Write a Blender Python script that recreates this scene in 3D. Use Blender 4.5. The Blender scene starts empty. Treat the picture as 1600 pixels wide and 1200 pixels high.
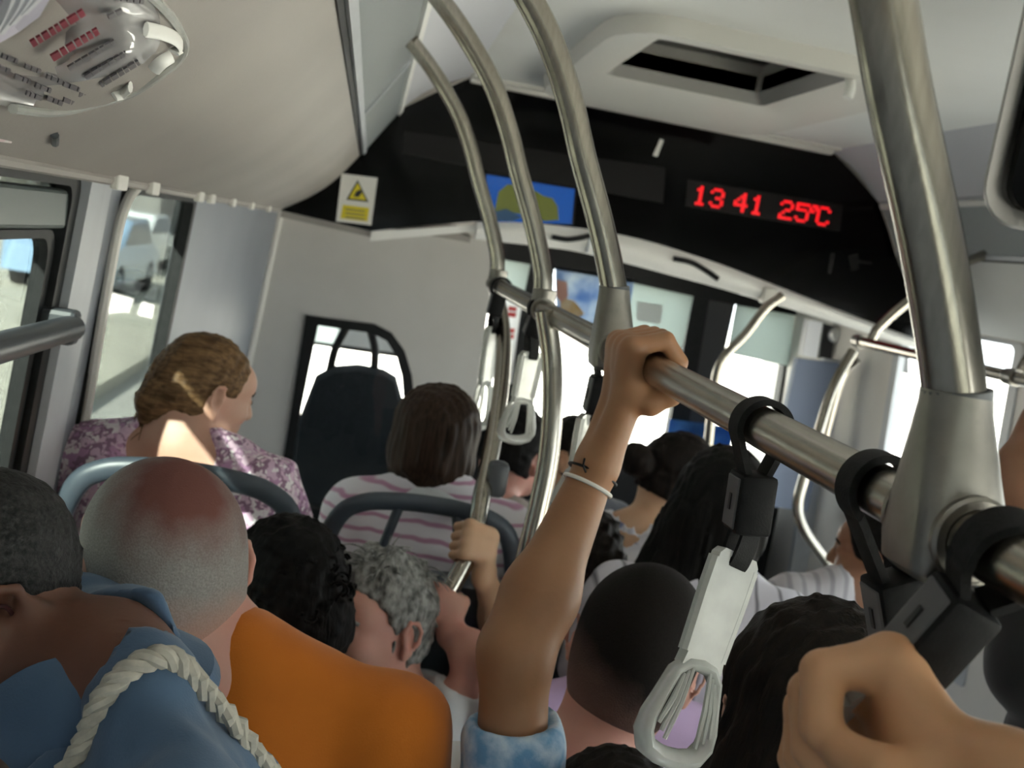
import bpy, bmesh, math, random
import numpy as np
from mathutils import Vector, Matrix

# ------------------------------------------------------------------ camera
F = 1700.0
SC = bpy.context.scene
COL = SC.collection
_vp = np.array([580 - 800, -(355 - 600), F])
_t = .16
_s = F * F / (220 + 245 * _t)
YD = _vp / np.linalg.norm(_vp)
XD = np.array([_s, -_t * _s, F]); XD /= np.linalg.norm(XD)
ZD = np.cross(XD, YD)
if ZD[1] < 0: ZD = -ZD
EYE = np.array([0, 0, 1.75])

cam_d = bpy.data.cameras.new('camera')
cam = bpy.data.objects.new('camera', cam_d)
COL.objects.link(cam)
cam_d.sensor_width = 36.0
cam_d.lens = F / 1600 * 36
cam_d.clip_start = .02
cam_d.dof.use_dof = True
cam_d.dof.focus_distance = .95
cam_d.dof.aperture_fstop = 9.5
# camera axes in the bus frame (X right, Y towards the driver, Z up)
ax = np.array([XD[0], YD[0], ZD[0]]); ay = np.array([XD[1], YD[1], ZD[1]]); az = -np.array([XD[2], YD[2], ZD[2]])
cam.matrix_world = Matrix(((ax[0], ay[0], az[0], EYE[0]), (ax[1], ay[1], az[1], EYE[1]), (ax[2], ay[2], az[2], EYE[2]), (0, 0, 0, 1)))
SC.camera = cam

# ------------------------------------------------------------------ light
world = bpy.data.worlds.new('world'); SC.world = world
world.use_nodes = True
bg = world.node_tree.nodes['Background']
bg.inputs[0].default_value = (.93, .97, 1.0, 1)
bg.inputs[1].default_value = 2.1
sun_d = bpy.data.lights.new('sun', 'SUN'); sun_d.energy = 32.0; sun_d.angle = .02; sun_d.color = (1, .93, .82)
sun = bpy.data.objects.new('sun', sun_d); COL.objects.link(sun)
sun.rotation_euler = Vector((.42, .80, -.42)).to_track_quat('-Z', 'Y').to_euler()
sun.location = (-6, -3, 8)
SC.view_settings.view_transform = 'Standard'
SC.view_settings.look = 'None'
SC.view_settings.gamma = 1
SC.view_settings.use_curve_mapping = False
SC.view_settings.exposure = 1.55

# ------------------------------------------------------------------ helpers
def ray(px, py):
    d = np.array([px - 800, -(py - 600), F])
    return np.array([d @ XD, d @ YD, d @ ZD])
def at(px, py, Y):
    r = ray(px, py); return EYE + r * (Y / r[1])
def atX(px, py, X):
    r = ray(px, py); return EYE + r * (X / r[0])
def atZ(px, py, Z):
    r = ray(px, py); return EYE + r * ((Z - EYE[2]) / r[2])
def proj(p):
    q = np.asarray(p, float) - EYE
    c = q[0] * XD + q[1] * YD + q[2] * ZD
    return 800 + F * c[0] / c[2], 600 - F * c[1] / c[2]
def unit(v):
    v = np.asarray(v, float); return v / (np.linalg.norm(v) + 1e-12)
def A(*v): return np.array(v, float)

MAT = {}
def node(nt, t, **kw):
    n = nt.nodes.new(t)
    for k, v in kw.items(): setattr(n, k, v)
    return n
def mat(name, col, rough=.5, metal=0., col2=None, scale=20., stretch=(1, 1, 1), bump=0., bscale=None, detail=3, spec=.5,
        lo=.35, hi=.65, trans=0., sss=0., emit=None, estr=0., coat=0., sheen=0., ior=None):
    """principled material, optionally mixing two colours by noise and with noise bump"""
    m = bpy.data.materials.new(name); m.use_nodes = True
    nt = m.node_tree; b = nt.nodes['Principled BSDF']
    b.inputs['Base Color'].default_value = (*col, 1)
    b.inputs['Roughness'].default_value = rough
    b.inputs['Metallic'].default_value = metal
    b.inputs['Specular IOR Level'].default_value = spec
    b.inputs['Transmission Weight'].default_value = trans
    b.inputs['Coat Weight'].default_value = coat
    b.inputs['Sheen Weight'].default_value = sheen
    if ior: b.inputs['IOR'].default_value = ior
    if sss:
        b.inputs['Subsurface Weight'].default_value = sss
        b.inputs['Subsurface Radius'].default_value = (1, .35, .2)
        b.inputs['Subsurface Scale'].default_value = .008
    if emit:
        b.inputs['Emission Color'].default_value = (*emit, 1); b.inputs['Emission Strength'].default_value = estr
    if col2 is not None or bump:
        tc = node(nt, 'ShaderNodeTexCoord'); mp = node(nt, 'ShaderNodeMapping')
        mp.inputs['Scale'].default_value = stretch
        nt.links.new(tc.outputs['Object'], mp.inputs['Vector'])
        nz = node(nt, 'ShaderNodeTexNoise'); nz.inputs['Scale'].default_value = scale; nz.inputs['Detail'].default_value = detail
        nt.links.new(mp.outputs[0], nz.inputs['Vector'])
        if col2 is not None:
            cr = node(nt, 'ShaderNodeValToRGB')
            cr.color_ramp.elements[0].position = lo; cr.color_ramp.elements[1].position = hi
            cr.color_ramp.elements[0].color = (*col, 1); cr.color_ramp.elements[1].color = (*col2, 1)
            nt.links.new(nz.outputs['Fac'], cr.inputs[0]); nt.links.new(cr.outputs[0], b.inputs['Base Color'])
        if bump:
            n2 = nz
            if bscale:
                n2 = node(nt, 'ShaderNodeTexNoise'); n2.inputs['Scale'].default_value = bscale; n2.inputs['Detail'].default_value = detail
                nt.links.new(mp.outputs[0], n2.inputs['Vector'])
            bp = node(nt, 'ShaderNodeBump'); bp.inputs['Strength'].default_value = bump; bp.inputs['Distance'].default_value = .004
            nt.links.new(n2.outputs['Fac'], bp.inputs['Height']); nt.links.new(bp.outputs[0], b.inputs['Normal'])
    MAT[name] = m
    return m
def glass(name, tint, gloss=.06):
    m = bpy.data.materials.new(name); m.use_nodes = True; nt = m.node_tree; nt.nodes.clear()
    o = node(nt, 'ShaderNodeOutputMaterial'); t = node(nt, 'ShaderNodeBsdfTransparent'); g = node(nt, 'ShaderNodeBsdfGlossy')
    t.inputs[0].default_value = (*tint, 1); g.inputs['Roughness'].default_value = .02
    lw = node(nt, 'ShaderNodeLayerWeight'); pw = node(nt, 'ShaderNodeMath', operation='POWER'); pw.inputs[1].default_value = 4.
    fr = node(nt, 'ShaderNodeMath', operation='MULTIPLY_ADD'); fr.inputs[1].default_value = .6; fr.inputs[2].default_value = .03
    nt.links.new(lw.outputs['Facing'], pw.inputs[0]); nt.links.new(pw.outputs[0], fr.inputs[0])
    mx = node(nt, 'ShaderNodeMixShader')
    nt.links.new(fr.outputs[0], mx.inputs[0]); nt.links.new(t.outputs[0], mx.inputs[1]); nt.links.new(g.outputs[0], mx.inputs[2])
    nt.links.new(mx.outputs[0], o.inputs[0]); MAT[name] = m; return m
def translucent(name, f=.6, col=None):
    """thin sheet: part of the light comes through"""
    nt = MAT[name].node_tree; b = nt.nodes['Principled BSDF']; t = node(nt, 'ShaderNodeBsdfTranslucent')
    if b.inputs['Base Color'].is_linked: nt.links.new(b.inputs['Base Color'].links[0].from_socket, t.inputs[0])
    else: t.inputs[0].default_value = col or b.inputs['Base Color'].default_value
    mx = node(nt, 'ShaderNodeMixShader'); mx.inputs[0].default_value = f
    nt.links.new(b.outputs[0], mx.inputs[1]); nt.links.new(t.outputs[0], mx.inputs[2]); nt.links.new(mx.outputs[0], nt.nodes['Material Output'].inputs[0])
def stripe_mat(name, c1, c2, axis, period, duty=.5, rough=.8, wob=.004, soft=.12, bump=0):
    """fabric with woven stripes along one object axis"""
    m = bpy.data.materials.new(name); m.use_nodes = True; nt = m.node_tree; b = nt.nodes['Principled BSDF']
    b.inputs['Roughness'].default_value = rough; b.inputs['Sheen Weight'].default_value = .2
    tc = node(nt, 'ShaderNodeTexCoord'); sp = node(nt, 'ShaderNodeSeparateXYZ')
    nz = node(nt, 'ShaderNodeTexNoise'); nz.inputs['Scale'].default_value = 9
    nt.links.new(tc.outputs['Object'], sp.inputs[0]); nt.links.new(tc.outputs['Object'], nz.inputs['Vector'])
    ma = node(nt, 'ShaderNodeMath', operation='MULTIPLY_ADD'); ma.inputs[1].default_value = wob * 6
    nt.links.new(nz.outputs['Fac'], ma.inputs[0]); nt.links.new(sp.outputs[axis], ma.inputs[2])
    md = node(nt, 'ShaderNodeMath', operation='DIVIDE'); md.inputs[1].default_value = period
    nt.links.new(ma.outputs[0], md.inputs[0])
    fr = node(nt, 'ShaderNodeMath', operation='FRACT'); nt.links.new(md.outputs[0], fr.inputs[0])
    cr = node(nt, 'ShaderNodeValToRGB'); e = cr.color_ramp.elements
    e[0].position = 0; e[0].color = (*c1, 1); e[1].position = 1; e[1].color = (*c1, 1)
    for p, c in ((duty - soft / 2, c1), (duty + soft / 2, c2), (1 - soft, c2)):
        q = e.new(p); q.color = (*c, 1)
    nt.links.new(fr.outputs[0], cr.inputs[0]); nt.links.new(cr.outputs[0], b.inputs['Base Color'])
    MAT[name] = m; return m
def blotch_mat(name, base, cols, scale, rough=.8, thr=.55, vor=True):
    """printed fabric: voronoi blossoms of several colours on a ground colour"""
    m = bpy.data.materials.new(name); m.use_nodes = True; nt = m.node_tree; b = nt.nodes['Principled BSDF']
    b.inputs['Roughness'].default_value = rough
    tc = node(nt, 'ShaderNodeTexCoord'); nz = node(nt, 'ShaderNodeTexNoise'); nz.inputs['Scale'].default_value = scale * .9
    add = node(nt, 'ShaderNodeMixRGB', blend_type='ADD'); add.inputs[0].default_value = .12
    nt.links.new(tc.outputs['Object'], nz.inputs['Vector'])
    nt.links.new(tc.outputs['Object'], add.inputs[1]); nt.links.new(nz.outputs['Color'], add.inputs[2])
    v = node(nt, 'ShaderNodeTexVoronoi'); v.inputs['Scale'].default_value = scale
    nt.links.new(add.outputs[0], v.inputs['Vector'])
    sep = node(nt, 'ShaderNodeSeparateXYZ'); nt.links.new(v.outputs['Color'], sep.inputs[0])
    cr = node(nt, 'ShaderNodeValToRGB'); cr.color_ramp.interpolation = 'CONSTANT'
    e = cr.color_ramp.elements; e[0].position = 0; e[0].color = (*cols[0], 1); e[1].position = .999; e[1].color = (*cols[-1], 1)
    for i in range(1, len(cols)):
        q = e.new(i / len(cols)); q.color = (*cols[i], 1)
    nt.links.new(sep.outputs[0], cr.inputs[0])
    mask = node(nt, 'ShaderNodeValToRGB'); mask.color_ramp.elements[0].position = thr - .08; mask.color_ramp.elements[1].position = thr + .02
    nt.links.new(v.outputs['Distance'], mask.inputs[0])
    mx = node(nt, 'ShaderNodeMixRGB'); mx.inputs[2].default_value = (*base, 1)
    nt.links.new(mask.outputs[0], mx.inputs[0]); nt.links.new(cr.outputs[0], mx.inputs[1]); nt.links.new(mx.outputs[0], b.inputs['Base Color'])
    MAT[name] = m; return m

def thing(name, label, cat, loc=(0, 0, 0), group=None):
    o = bpy.data.objects.new(name, None); COL.objects.link(o)
    o.empty_display_size = .05; o.location = Vector([float(c) for c in loc]); o['label'] = label; o['category'] = cat
    if group: o['group'] = group
    return o
def base_of(p):
    """world position of the origin shared by a thing and all its parts"""
    while p.parent: p = p.parent
    return np.array(p.location)
def link_mesh(name, V, Fc, material, parent=None, smooth=False, label=None, cat=None, group=None, kind=None):
    V = np.asarray(V, float)
    me = bpy.data.meshes.new(name)
    if parent: org = base_of(parent)
    else: org = np.array([(V[:, 0].min() + V[:, 0].max()) / 2, (V[:, 1].min() + V[:, 1].max()) / 2, V[:, 2].min()])
    me.from_pydata([tuple(v) for v in V - org], [], [tuple(int(i) for i in f) for f in Fc])
    me.update()
    if smooth: me.shade_smooth()
    o = bpy.data.objects.new(name, me); COL.objects.link(o)
    if parent: o.parent = parent
    else: o.location = Vector(org)
    if material:
        for m in (material if isinstance(material, (list, tuple)) else [material]):
            me.materials.append(MAT[m] if isinstance(m, str) else m)
    if label and not cat: o['label'] = label
    if cat: o['label'] = label; o['category'] = cat
    if group: o['group'] = group
    if kind: o['kind'] = kind
    return o

class MB:
    """collects shapes into one mesh"""
    def __init__(s): s.V = []; s.F = []; s.n = 0
    def add(s, V, Fc):
        s.V.extend([tuple(map(float, v)) for v in V]); s.F.extend([tuple(i + s.n for i in f) for f in Fc]); s.n = len(s.V); return s
    def box(s, lo, hi, bev=0.):
        lo, hi = np.minimum(lo, hi), np.maximum(lo, hi)
        return s.obox((lo + hi) / 2, np.eye(3), (hi - lo) / 2, bev)
    def obox(s, c, R, h, bev=0.):
        """oriented box; R columns are its axes, h half sizes; bev chamfers all edges"""
        c = np.asarray(c, float); R = np.asarray(R, float); h = np.asarray(h, float)
        if bev <= 0:
            V = [c + R @ (h * A(x, y, z)) for x in (-1, 1) for y in (-1, 1) for z in (-1, 1)]
            return s.add(V, [(0, 1, 3, 2), (4, 6, 7, 5), (0, 4, 5, 1), (2, 3, 7, 6), (0, 2, 6, 4), (1, 5, 7, 3)])
        bev = min(bev, .49 * 2 * h.min())
        bm = bmesh.new(); bmesh.ops.create_cube(bm, size=2)
        for v in bm.verts: v.co = Vector(h * np.array(v.co))
        bmesh.ops.bevel(bm, geom=list(bm.edges) + list(bm.verts), offset=bev, segments=2, affect='EDGES', profile=.5, clamp_overlap=True)
        bm.verts.index_update()
        V = [c + R @ np.array(v.co) for v in bm.verts]; Fc = [[v.index for v in f.verts] for f in bm.faces]; bm.free()
        return s.add(V, Fc)
    def tube(s, path, r, n=16, caps=True, flat=None, up=None):
        """sweep a circle (or ellipse: flat=(a,b) factors) along a path; r is one radius or one per point"""
        P = np.asarray(path, float); m = len(P)
        r = np.full(m, r, float) if np.isscalar(r) else np.asarray(r, float)
        T = np.gradient(P, axis=0); T /= np.linalg.norm(T, axis=1)[:, None] + 1e-12
        u = np.asarray(up, float) if up is not None else (A(0, 0, 1) if abs(T[0][2]) < .9 else A(1, 0, 0))
        V = []; ang = np.linspace(0, 2 * np.pi, n, endpoint=False)
        fa, fb = flat or (1, 1)
        a = unit(u - T[0] * (u @ T[0]))
        for i in range(m):
            a = unit(a - T[i] * (a @ T[i])); b = np.cross(T[i], a)
            for q in ang: V.append(P[i] + r[i] * (fa * math.cos(q) * a + fb * math.sin(q) * b))
        Fc = [(i * n + j, i * n + (j + 1) % n, (i + 1) * n + (j + 1) % n, (i + 1) * n + j) for i in range(m - 1) for j in range(n)]
        if caps: Fc += [tuple(range(n))[::-1], tuple((m - 1) * n + j for j in range(n))]
        return s.add(V, Fc)
    def ring(s, path, r, n=12, flat=None, up=None):
        """closed sweep"""
        P = np.asarray(path, float); m = len(P)
        T = np.roll(P, -1, 0) - np.roll(P, 1, 0); T /= np.linalg.norm(T, axis=1)[:, None]
        fa, fb = flat or (1, 1); u = np.asarray(up, float)
        r = np.full(m, r, float) if np.isscalar(r) else np.asarray(r, float)
        V = []
        for i in range(m):
            a = unit(u - T[i] * (u @ T[i])); b = np.cross(T[i], a)
            for q in np.linspace(0, 2 * np.pi, n, endpoint=False): V.append(P[i] + r[i] * (fa * math.cos(q) * a + fb * math.sin(q) * b))
        Fc = [(i * n + j, i * n + (j + 1) % n, ((i + 1) % m) * n + (j + 1) % n, ((i + 1) % m) * n + j) for i in range(m) for j in range(n)]
        return s.add(V, Fc)
    def band(s, path, wdir, w, t, up=None):
        """rectangular strap section swept on an open path; wdir is the width direction"""
        P = np.asarray(path, float); m = len(P); T = np.gradient(P, axis=0)
        V = []
        for i in range(m):
            d = unit(T[i]); a = np.asarray(wdir, float); a = unit(a - d * (a @ d)); b = np.cross(d, a)
            for x, y in ((-1, -1), (1, -1), (1, 1), (-1, 1)): V.append(P[i] + a * x * w / 2 + b * y * t / 2)
        Fc = [(i * 4 + j, i * 4 + (j + 1) % 4, (i + 1) * 4 + (j + 1) % 4, (i + 1) * 4 + j) for i in range(m - 1) for j in range(4)]
        return s.add(V, Fc + [(3, 2, 1, 0), tuple((m - 1) * 4 + j for j in range(4))])
    def prism(s, poly, d):
        """extrude a planar polygon by vector d"""
        P = [np.asarray(p, float) for p in poly]; n = len(P); d = np.asarray(d, float)
        V = P + [p + d for p in P]
        return s.add(V, [tuple(range(n))[::-1], tuple(range(n, 2 * n))] + [(i, (i + 1) % n, n + (i + 1) % n, n + i) for i in range(n)])
    def frame(s, outer, inner, d):
        """closed rim between two loops of equal length, extruded by d"""
        n = len(outer); d = np.asarray(d, float)
        V = [np.asarray(p, float) for p in outer] + [np.asarray(p, float) for p in inner]; V += [p + d for p in V]
        Fc = []
        for i in range(n):
            j = (i + 1) % n
            Fc += [(i, j, n + j, n + i), (2 * n + i, 3 * n + i, 3 * n + j, 2 * n + j), (i, 2 * n + i, 2 * n + j, j), (n + i, n + j, 3 * n + j, 3 * n + i)]
        return s.add(V, Fc)
    def lathe(s, c, axis, prof, n=24, caps=True):
        """prof: (distance along axis, radius)"""
        c = np.asarray(c, float); ax_ = unit(axis); a = unit(np.cross(ax_, A(.3, .5, .81))); b = np.cross(ax_, a)
        V = [c + ax_ * h + r * (math.cos(q) * a + math.sin(q) * b) for h, r in prof for q in np.linspace(0, 2 * np.pi, n, endpoint=False)]
        m = len(prof)
        Fc = [(i * n + j, i * n + (j + 1) % n, (i + 1) * n + (j + 1) % n, (i + 1) * n + j) for i in range(m - 1) for j in range(n)]
        if caps: Fc += [tuple(range(n))[::-1], tuple((m - 1) * n + j for j in range(n))]
        return s.add(V, Fc)
    def grid(s, f, nu, nv, thick=None):
        """surface from f(u,v); with thick (vector function or vector) it becomes a slab"""
        V = [f(i / nu, j / nv) for i in range(nu + 1) for j in range(nv + 1)]
        q = lambda i, j: i * (nv + 1) + j
        Fc = [(q(i, j), q(i + 1, j), q(i + 1, j + 1), q(i, j + 1)) for i in range(nu) for j in range(nv)]
        if thick is not None:
            N = len(V); V = V + [np.asarray(v) + np.asarray(thick) for v in V]
            Fc += [tuple(N + k for k in f_[::-1]) for f_ in Fc]
            rim = [q(i, 0) for i in range(nu + 1)] + [q(nu, j) for j in range(1, nv + 1)] + [q(i, nv) for i in range(nu - 1, -1, -1)] + [q(0, j) for j in range(nv - 1, 0, -1)]
            L = len(rim); Fc += [(rim[k], N + rim[k], N + rim[(k + 1) % L], rim[(k + 1) % L]) for k in range(L)]
        return s.add(V, Fc)
    def build(s, name, material, parent=None, smooth=False, **kw):
        o = link_mesh(name, s.V, s.F, material, parent, False, **kw)
        bm = bmesh.new(); bm.from_mesh(o.data); bmesh.ops.recalc_face_normals(bm, faces=bm.faces)
        if smooth:
            for f in bm.faces: f.smooth = True
            lim = math.radians(40)
            for e in bm.edges:
                if len(e.link_faces) == 2 and e.calc_face_angle(0) > lim: e.smooth = False
        bm.to_mesh(o.data); bm.free()
        return o
def spline(pts, n=8):
    """Catmull-Rom through points"""
    P = np.asarray(pts, float); P = np.vstack([2 * P[0] - P[1], P, 2 * P[-1] - P[-2]]); out = []
    for i in range(1, len(P) - 2):
        for k in range(n):
            t = k / n
            out.append(.5 * ((2 * P[i]) + (-P[i - 1] + P[i + 1]) * t + (2 * P[i - 1] - 5 * P[i] + 4 * P[i + 1] - P[i + 2]) * t * t + (-P[i - 1] + 3 * P[i] - 3 * P[i + 1] + P[i + 2]) * t ** 3))
    out.append(P[-2]); return np.array(out)
def copy_tree(o, parent=None):
    c = o.copy(); COL.objects.link(c); c.parent = parent
    for ch in [x for x in bpy.data.objects if x.parent == o]: copy_tree(ch, c)
    return c
def struct(mb, name, m, parent=None, smooth=False):
    return mb.build(name, m, parent, smooth, kind=None if parent else 'structure')

# ------------------------------------------------------------------ materials of the bus
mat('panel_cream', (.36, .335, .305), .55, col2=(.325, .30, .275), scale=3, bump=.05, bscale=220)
mat('ceiling_white', (.90, .90, .87), .45, col2=(.87, .865, .83), scale=2.5)
mat('panel_grey', (.64, .615, .58), .5, col2=(.61, .585, .55), scale=4, bump=.06, bscale=260)
mat('panel_blue', (.255, .275, .31), .45, col2=(.235, .255, .29), scale=4)
mat('lilac_white', (.70, .70, .74), .4)
mat('pillar_grey', (.46, .48, .51), .45, col2=(.42, .44, .47), scale=9)
mat('trim_white', (.90, .89, .86), .35)
mat('trim_pale', (.74, .72, .67), .4)
mat('rubber', (.006, .0065, .007), .55, spec=.3, col2=(.010, .0105, .011), scale=60)
mat('black_gloss', (.0012, .0012, .0015), .12, spec=.14)
mat('black_plastic', (.006, .006, .007), .55, spec=.16, col2=(.010, .010, .011), scale=80, bump=.08, bscale=500)
mat('strap_black', (.006, .006, .0065), .65, spec=.16, col2=(.011, .011, .0115), scale=120, bump=.15, bscale=700)
mat('steel', (.38, .35, .30), .19, 1., col2=(.31, .285, .245), scale=7, stretch=(30, 30, 1), bump=.02, bscale=9)
mat('steel_y', (.40, .37, .32), .26, 1., col2=(.33, .305, .265), scale=7, stretch=(30, 1, 30), bump=.02, bscale=9)
mat('cast_steel', (.27, .255, .23), .36, 1., col2=(.235, .22, .20), scale=50, bump=.03, bscale=300)
mat('chrome', (.85, .85, .85), .08, 1.)
mat('seat_plastic', (.055, .07, .09), .4, col2=(.047, .06, .078), scale=30)
mat('seat_cloth', (.014, .017, .022), .9, spec=.2, col2=(.024, .028, .034), scale=90)
mat('floor_vinyl', (.24, .24, .25), .7, col2=(.32, .32, .33), scale=180, detail=2)
mat('ribbed', (.52, .55, .56), .35)
mat('clear_plastic', (.80, .81, .77), .22, trans=.55, spec=.6, ior=1.3, col2=(.70, .71, .68), scale=40)
mat('sign_white', (.78, .77, .73), .5)
mat('sign_yellow', (.72, .60, .02), .5)
mat('ink_black', (.02, .02, .02), .6)
mat('ink_red', (.24, .03, .05), .6)
mat('ink_grey', (.13, .12, .13), .6)
mat('led_red', (.02, 0, 0), .4, emit=(1, .005, .012), estr=.42)
mat('screen_blue', (0, .02, .08), .2, emit=(.004, .10, .50), estr=.17)
mat('screen_olive', (.02, .02, 0), .2, emit=(.20, .24, .03), estr=.12)
mat('screen_dark', (.0, .01, .02), .2, emit=(.01, .05, .12), estr=.2)
mat('led_off', (.006, .005, .0052), .3, spec=.2)
mat('blind', (.62, .70, .67), .7, trans=.0)
mat('poster_blue', (.16, .28, .50), .5, col2=(.62, .68, .72), scale=7)
mat('poster_orange', (.62, .40, .12), .5, col2=(.70, .60, .44), scale=9)
mat('poster_skin', (.62, .36, .29), .5)
mat('poster_white', (.80, .80, .80), .5)
mat('red_paint', (.55, .03, .03), .4)
mat('hatch_dark', (.018, .017, .016), .3)
mat('hatch_grey', (.30, .29, .27), .5)
mat('blue_panel', (.17, .21, .31), .5)
mat('blue_print', (.03, .14, .38), .5, col2=(.10, .28, .55), scale=8)
glass('tint_glass', (.30, .33, .325))
glass('grey_glass', (.42, .45, .44))
glass('clear_glass', (.93, .96, .95))
for n_ in ('poster_blue', 'poster_orange', 'poster_skin', 'poster_white', 'blue_print'): translucent(n_, .45)
# ------------------------------------------------------------------ bus shell
YF = 4.4                        # plane of the black header over the driver
Y0, Y1 = -3.2, 6.6              # back and front of the body
CX = 1.053                      # middle of the bus
ZC = 2.396
SEC = [(-.36, 1.755), (-.088, 2.017), (.043, 2.225), (.289, ZC)]     # left half section: wall top, light strip, ceiling
mir = lambda x: 2 * CX - x
def wx(z): return -.43 - (1.755 - z) * .06                        # left wall leans out downwards
def wxr(z): return mir(wx(z))

mb = MB(); mb.box((-.9, Y0, -.06), (3.0, Y1, 0)); struct(mb, 'floor', 'floor_vinyl')
mb = MB(); mb.box((-.56, -1.0, 0), (.50, 3.6, .14), .01); struct(mb, 'podium_floor', 'floor_vinyl')

# ceiling with a rectangular hole for the roof hatch
HX0, HX1, HY0, HY1 = .675, 1.16, 2.84, 3.50
cl = MB()
def slab_xy(x0, x1, y0, y1, z0, z1): cl.box((x0, y0, z0), (x1, y1, z1))
xl, xr = SEC[3][0], mir(SEC[3][0])
slab_xy(xl, xr, Y0, HY0, ZC, ZC + .05); slab_xy(xl, xr, HY1, YF + .1, ZC, ZC + .05)
slab_xy(xl, HX0, HY0, HY1, ZC, ZC + .05); slab_xy(HX1, xr, HY0, HY1, ZC, ZC + .05)
struct(cl, 'ceiling', 'ceiling_white')
# raised border band of the ceiling in front, where it meets the header
mb = MB()
for z0, y in ((.0, YF - .03), (.012, YF - .10)):
    mb.box((xl, y, ZC - .022 + z0), (xr, y + .045, ZC), .008)
struct(mb, 'trim_1', 'trim_pale')

# coves: curved panels from the window tops up to the light strips
def cove(name, side):
    sg = (lambda x: x) if side < 0 else mir
    a, b = SEC[0], SEC[1]
    def f(u, v):
        t = v; bow = .035 * math.sin(math.pi * t)                 # bulges into the cabin
        x = a[0] + (b[0] - a[0]) * t + bow * .55; z = a[1] + (b[1] - a[1]) * t - bow * .55
        return A(sg(x), Y0 + (YF + .02 - Y0) * u, z)
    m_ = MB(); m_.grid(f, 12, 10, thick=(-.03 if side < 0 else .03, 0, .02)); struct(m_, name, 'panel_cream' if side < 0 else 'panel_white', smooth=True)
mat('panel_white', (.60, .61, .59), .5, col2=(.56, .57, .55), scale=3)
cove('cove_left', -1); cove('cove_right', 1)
# lilac shoulder panels between light strip and ceiling
for nm, sg in (('shoulder_left', lambda x: x), ('shoulder_right', mir)):
    c, d = SEC[2], SEC[3]
    m_ = MB()
    def f(u, v):
        bow = -.02 * math.sin(math.pi * v)
        return A(sg(c[0] + (d[0] - c[0]) * v + bow * .5), Y0 + (YF + .02 - Y0) * u, c[1] + (d[1] - c[1]) * v - bow)
    m_.grid(f, 8, 6, thick=(0, 0, .04)); struct(m_, nm, 'lilac_white', smooth=True)
# close the roof above everything
mb = MB(); mb.box((-.6, Y0, 2.75), (2.72, Y1, 2.80)); struct(mb, 'roof_shell', 'panel_cream')
mb = MB(); mb.box((-.60, Y0, 1.76), (-.52, Y1, 2.8)); mb.box((2.63, Y0, 1.76), (2.71, Y1, 2.8)); struct(mb, 'roof_sides', 'panel_cream')

# ribbed light strips
def light_strip(side, label):
    sg = (lambda x: x) if side < 0 else mir
    b, c = np.array(SEC[1]), np.array(SEC[2]); d = c - b; L = np.linalg.norm(d); d /= L; nrm = A(d[1], -d[0])   # towards cabin
    P = lambda s, h, y: A(sg(b[0] + d[0] * s + nrm[0] * h), y, b[1] + d[1] * s + nrm[1] * h)
    t = thing('ceiling_light', label, 'light', P(L / 2, 0, .5) * A(1, 1, 1), 'ceiling light strips')
    # ribbed cover: real ridges running along the bus
    nr = 34; pr = []
    for i in range(nr * 4 + 1):
        s_ = .03 + (L - .06) * i / (nr * 4); pr.append((s_, .004 + .0022 * math.sin(2 * math.pi * i / 4)))
    m_ = MB()
    ys = (-2.9, YF - .03)
    V = [P(s_, h, y) for y in ys for s_, h in pr] + [P(s_, -.008, y) for y in ys for s_, h in pr]
    n = len(pr); Fc = [(i, i + 1, n + i + 1, n + i) for i in range(n - 1)] + [(2 * n + i, 3 * n + i, 3 * n + i + 1, 2 * n + i + 1) for i in range(n - 1)]
    m_.add(V, Fc); m_.build('ribbed_cover', 'ribbed', t)
    # frames on both edges: dark groove, rail
    for (s0, s1, h0, h1, mm, nm) in ((0, .012, -.012, .004, 'rubber', 'gasket'), (.012, .03, -.01, .012, 'pillar_grey', 'frame_rail'), (L - .03, L - .008, -.01, .014, 'trim_white', 'frame_rail'), (L - .008, L + .004, -.012, .006, 'pillar_grey', 'gasket')):
        m2 = MB(); q = [P(s0, h0, -2.9), P(s1, h0, -2.9), P(s1, h1, -2.9), P(s0, h1, -2.9)]
        m2.prism(q, (0, YF - .03 + 2.9, 0)); m2.build(nm, mm, t)
    for yy in (2.95, 1.2):                                          # joints between lamp sections
        m2 = MB(); q = [P(.02, -.004, yy), P(L - .02, -.004, yy), P(L - .02, .012, yy), P(.02, .012, yy)]
        m2.prism(q, (0, .012, 0)); m2.build('joint', 'pillar_grey', t)
light_strip(-1, 'ribbed light strip above the cream cove, on the left over the seats')
light_strip(1, 'ribbed light strip high on the right, behind the black monitor')

# ------------------------------------------------------------------ left wall with windows
def wall_grid(name, xf, thick, ybr, zbr, hole, m):
    m_ = MB()
    for i in range(len(ybr) - 1):
        for j in range(len(zbr) - 1):
            if hole(i, j): continue
            y0, y1, z0, z1 = ybr[i], ybr[i + 1], zbr[j], zbr[j + 1]
            q = [A(xf(z0), y0, z0), A(xf(z0), y1, z0), A(xf(z1), y1, z1), A(xf(z1), y0, z1)]
            m_.prism(q, (thick, 0, 0))
    return struct(m_, name, m)
YB = 5.2                                                           # bulkhead behind the driver
def wy(px, py):                                                    # depth of a pixel on the left wall
    p = None; z = 1.6
    for _ in range(8):
        p = atX(px, py, wx(z)); z = p[2]
    return p
W1R = wy(123, 270)[1]; W2L = wy(190, 300)[1]; W2R = wy(306, 302)[1]
ZT = 1.745; ZB = .80
yb = [Y0, -2.6, -.9, 1.04, W1R, W2L, W2R, YB, YB + .15, YB + .8, Y1]
zb = [0, ZB, ZT, 1.765]
wall_grid('wall_left', wx, -.03, yb, zb, lambda i, j: j == 1 and i in (3, 5, 8), 'panel_blue')
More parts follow.
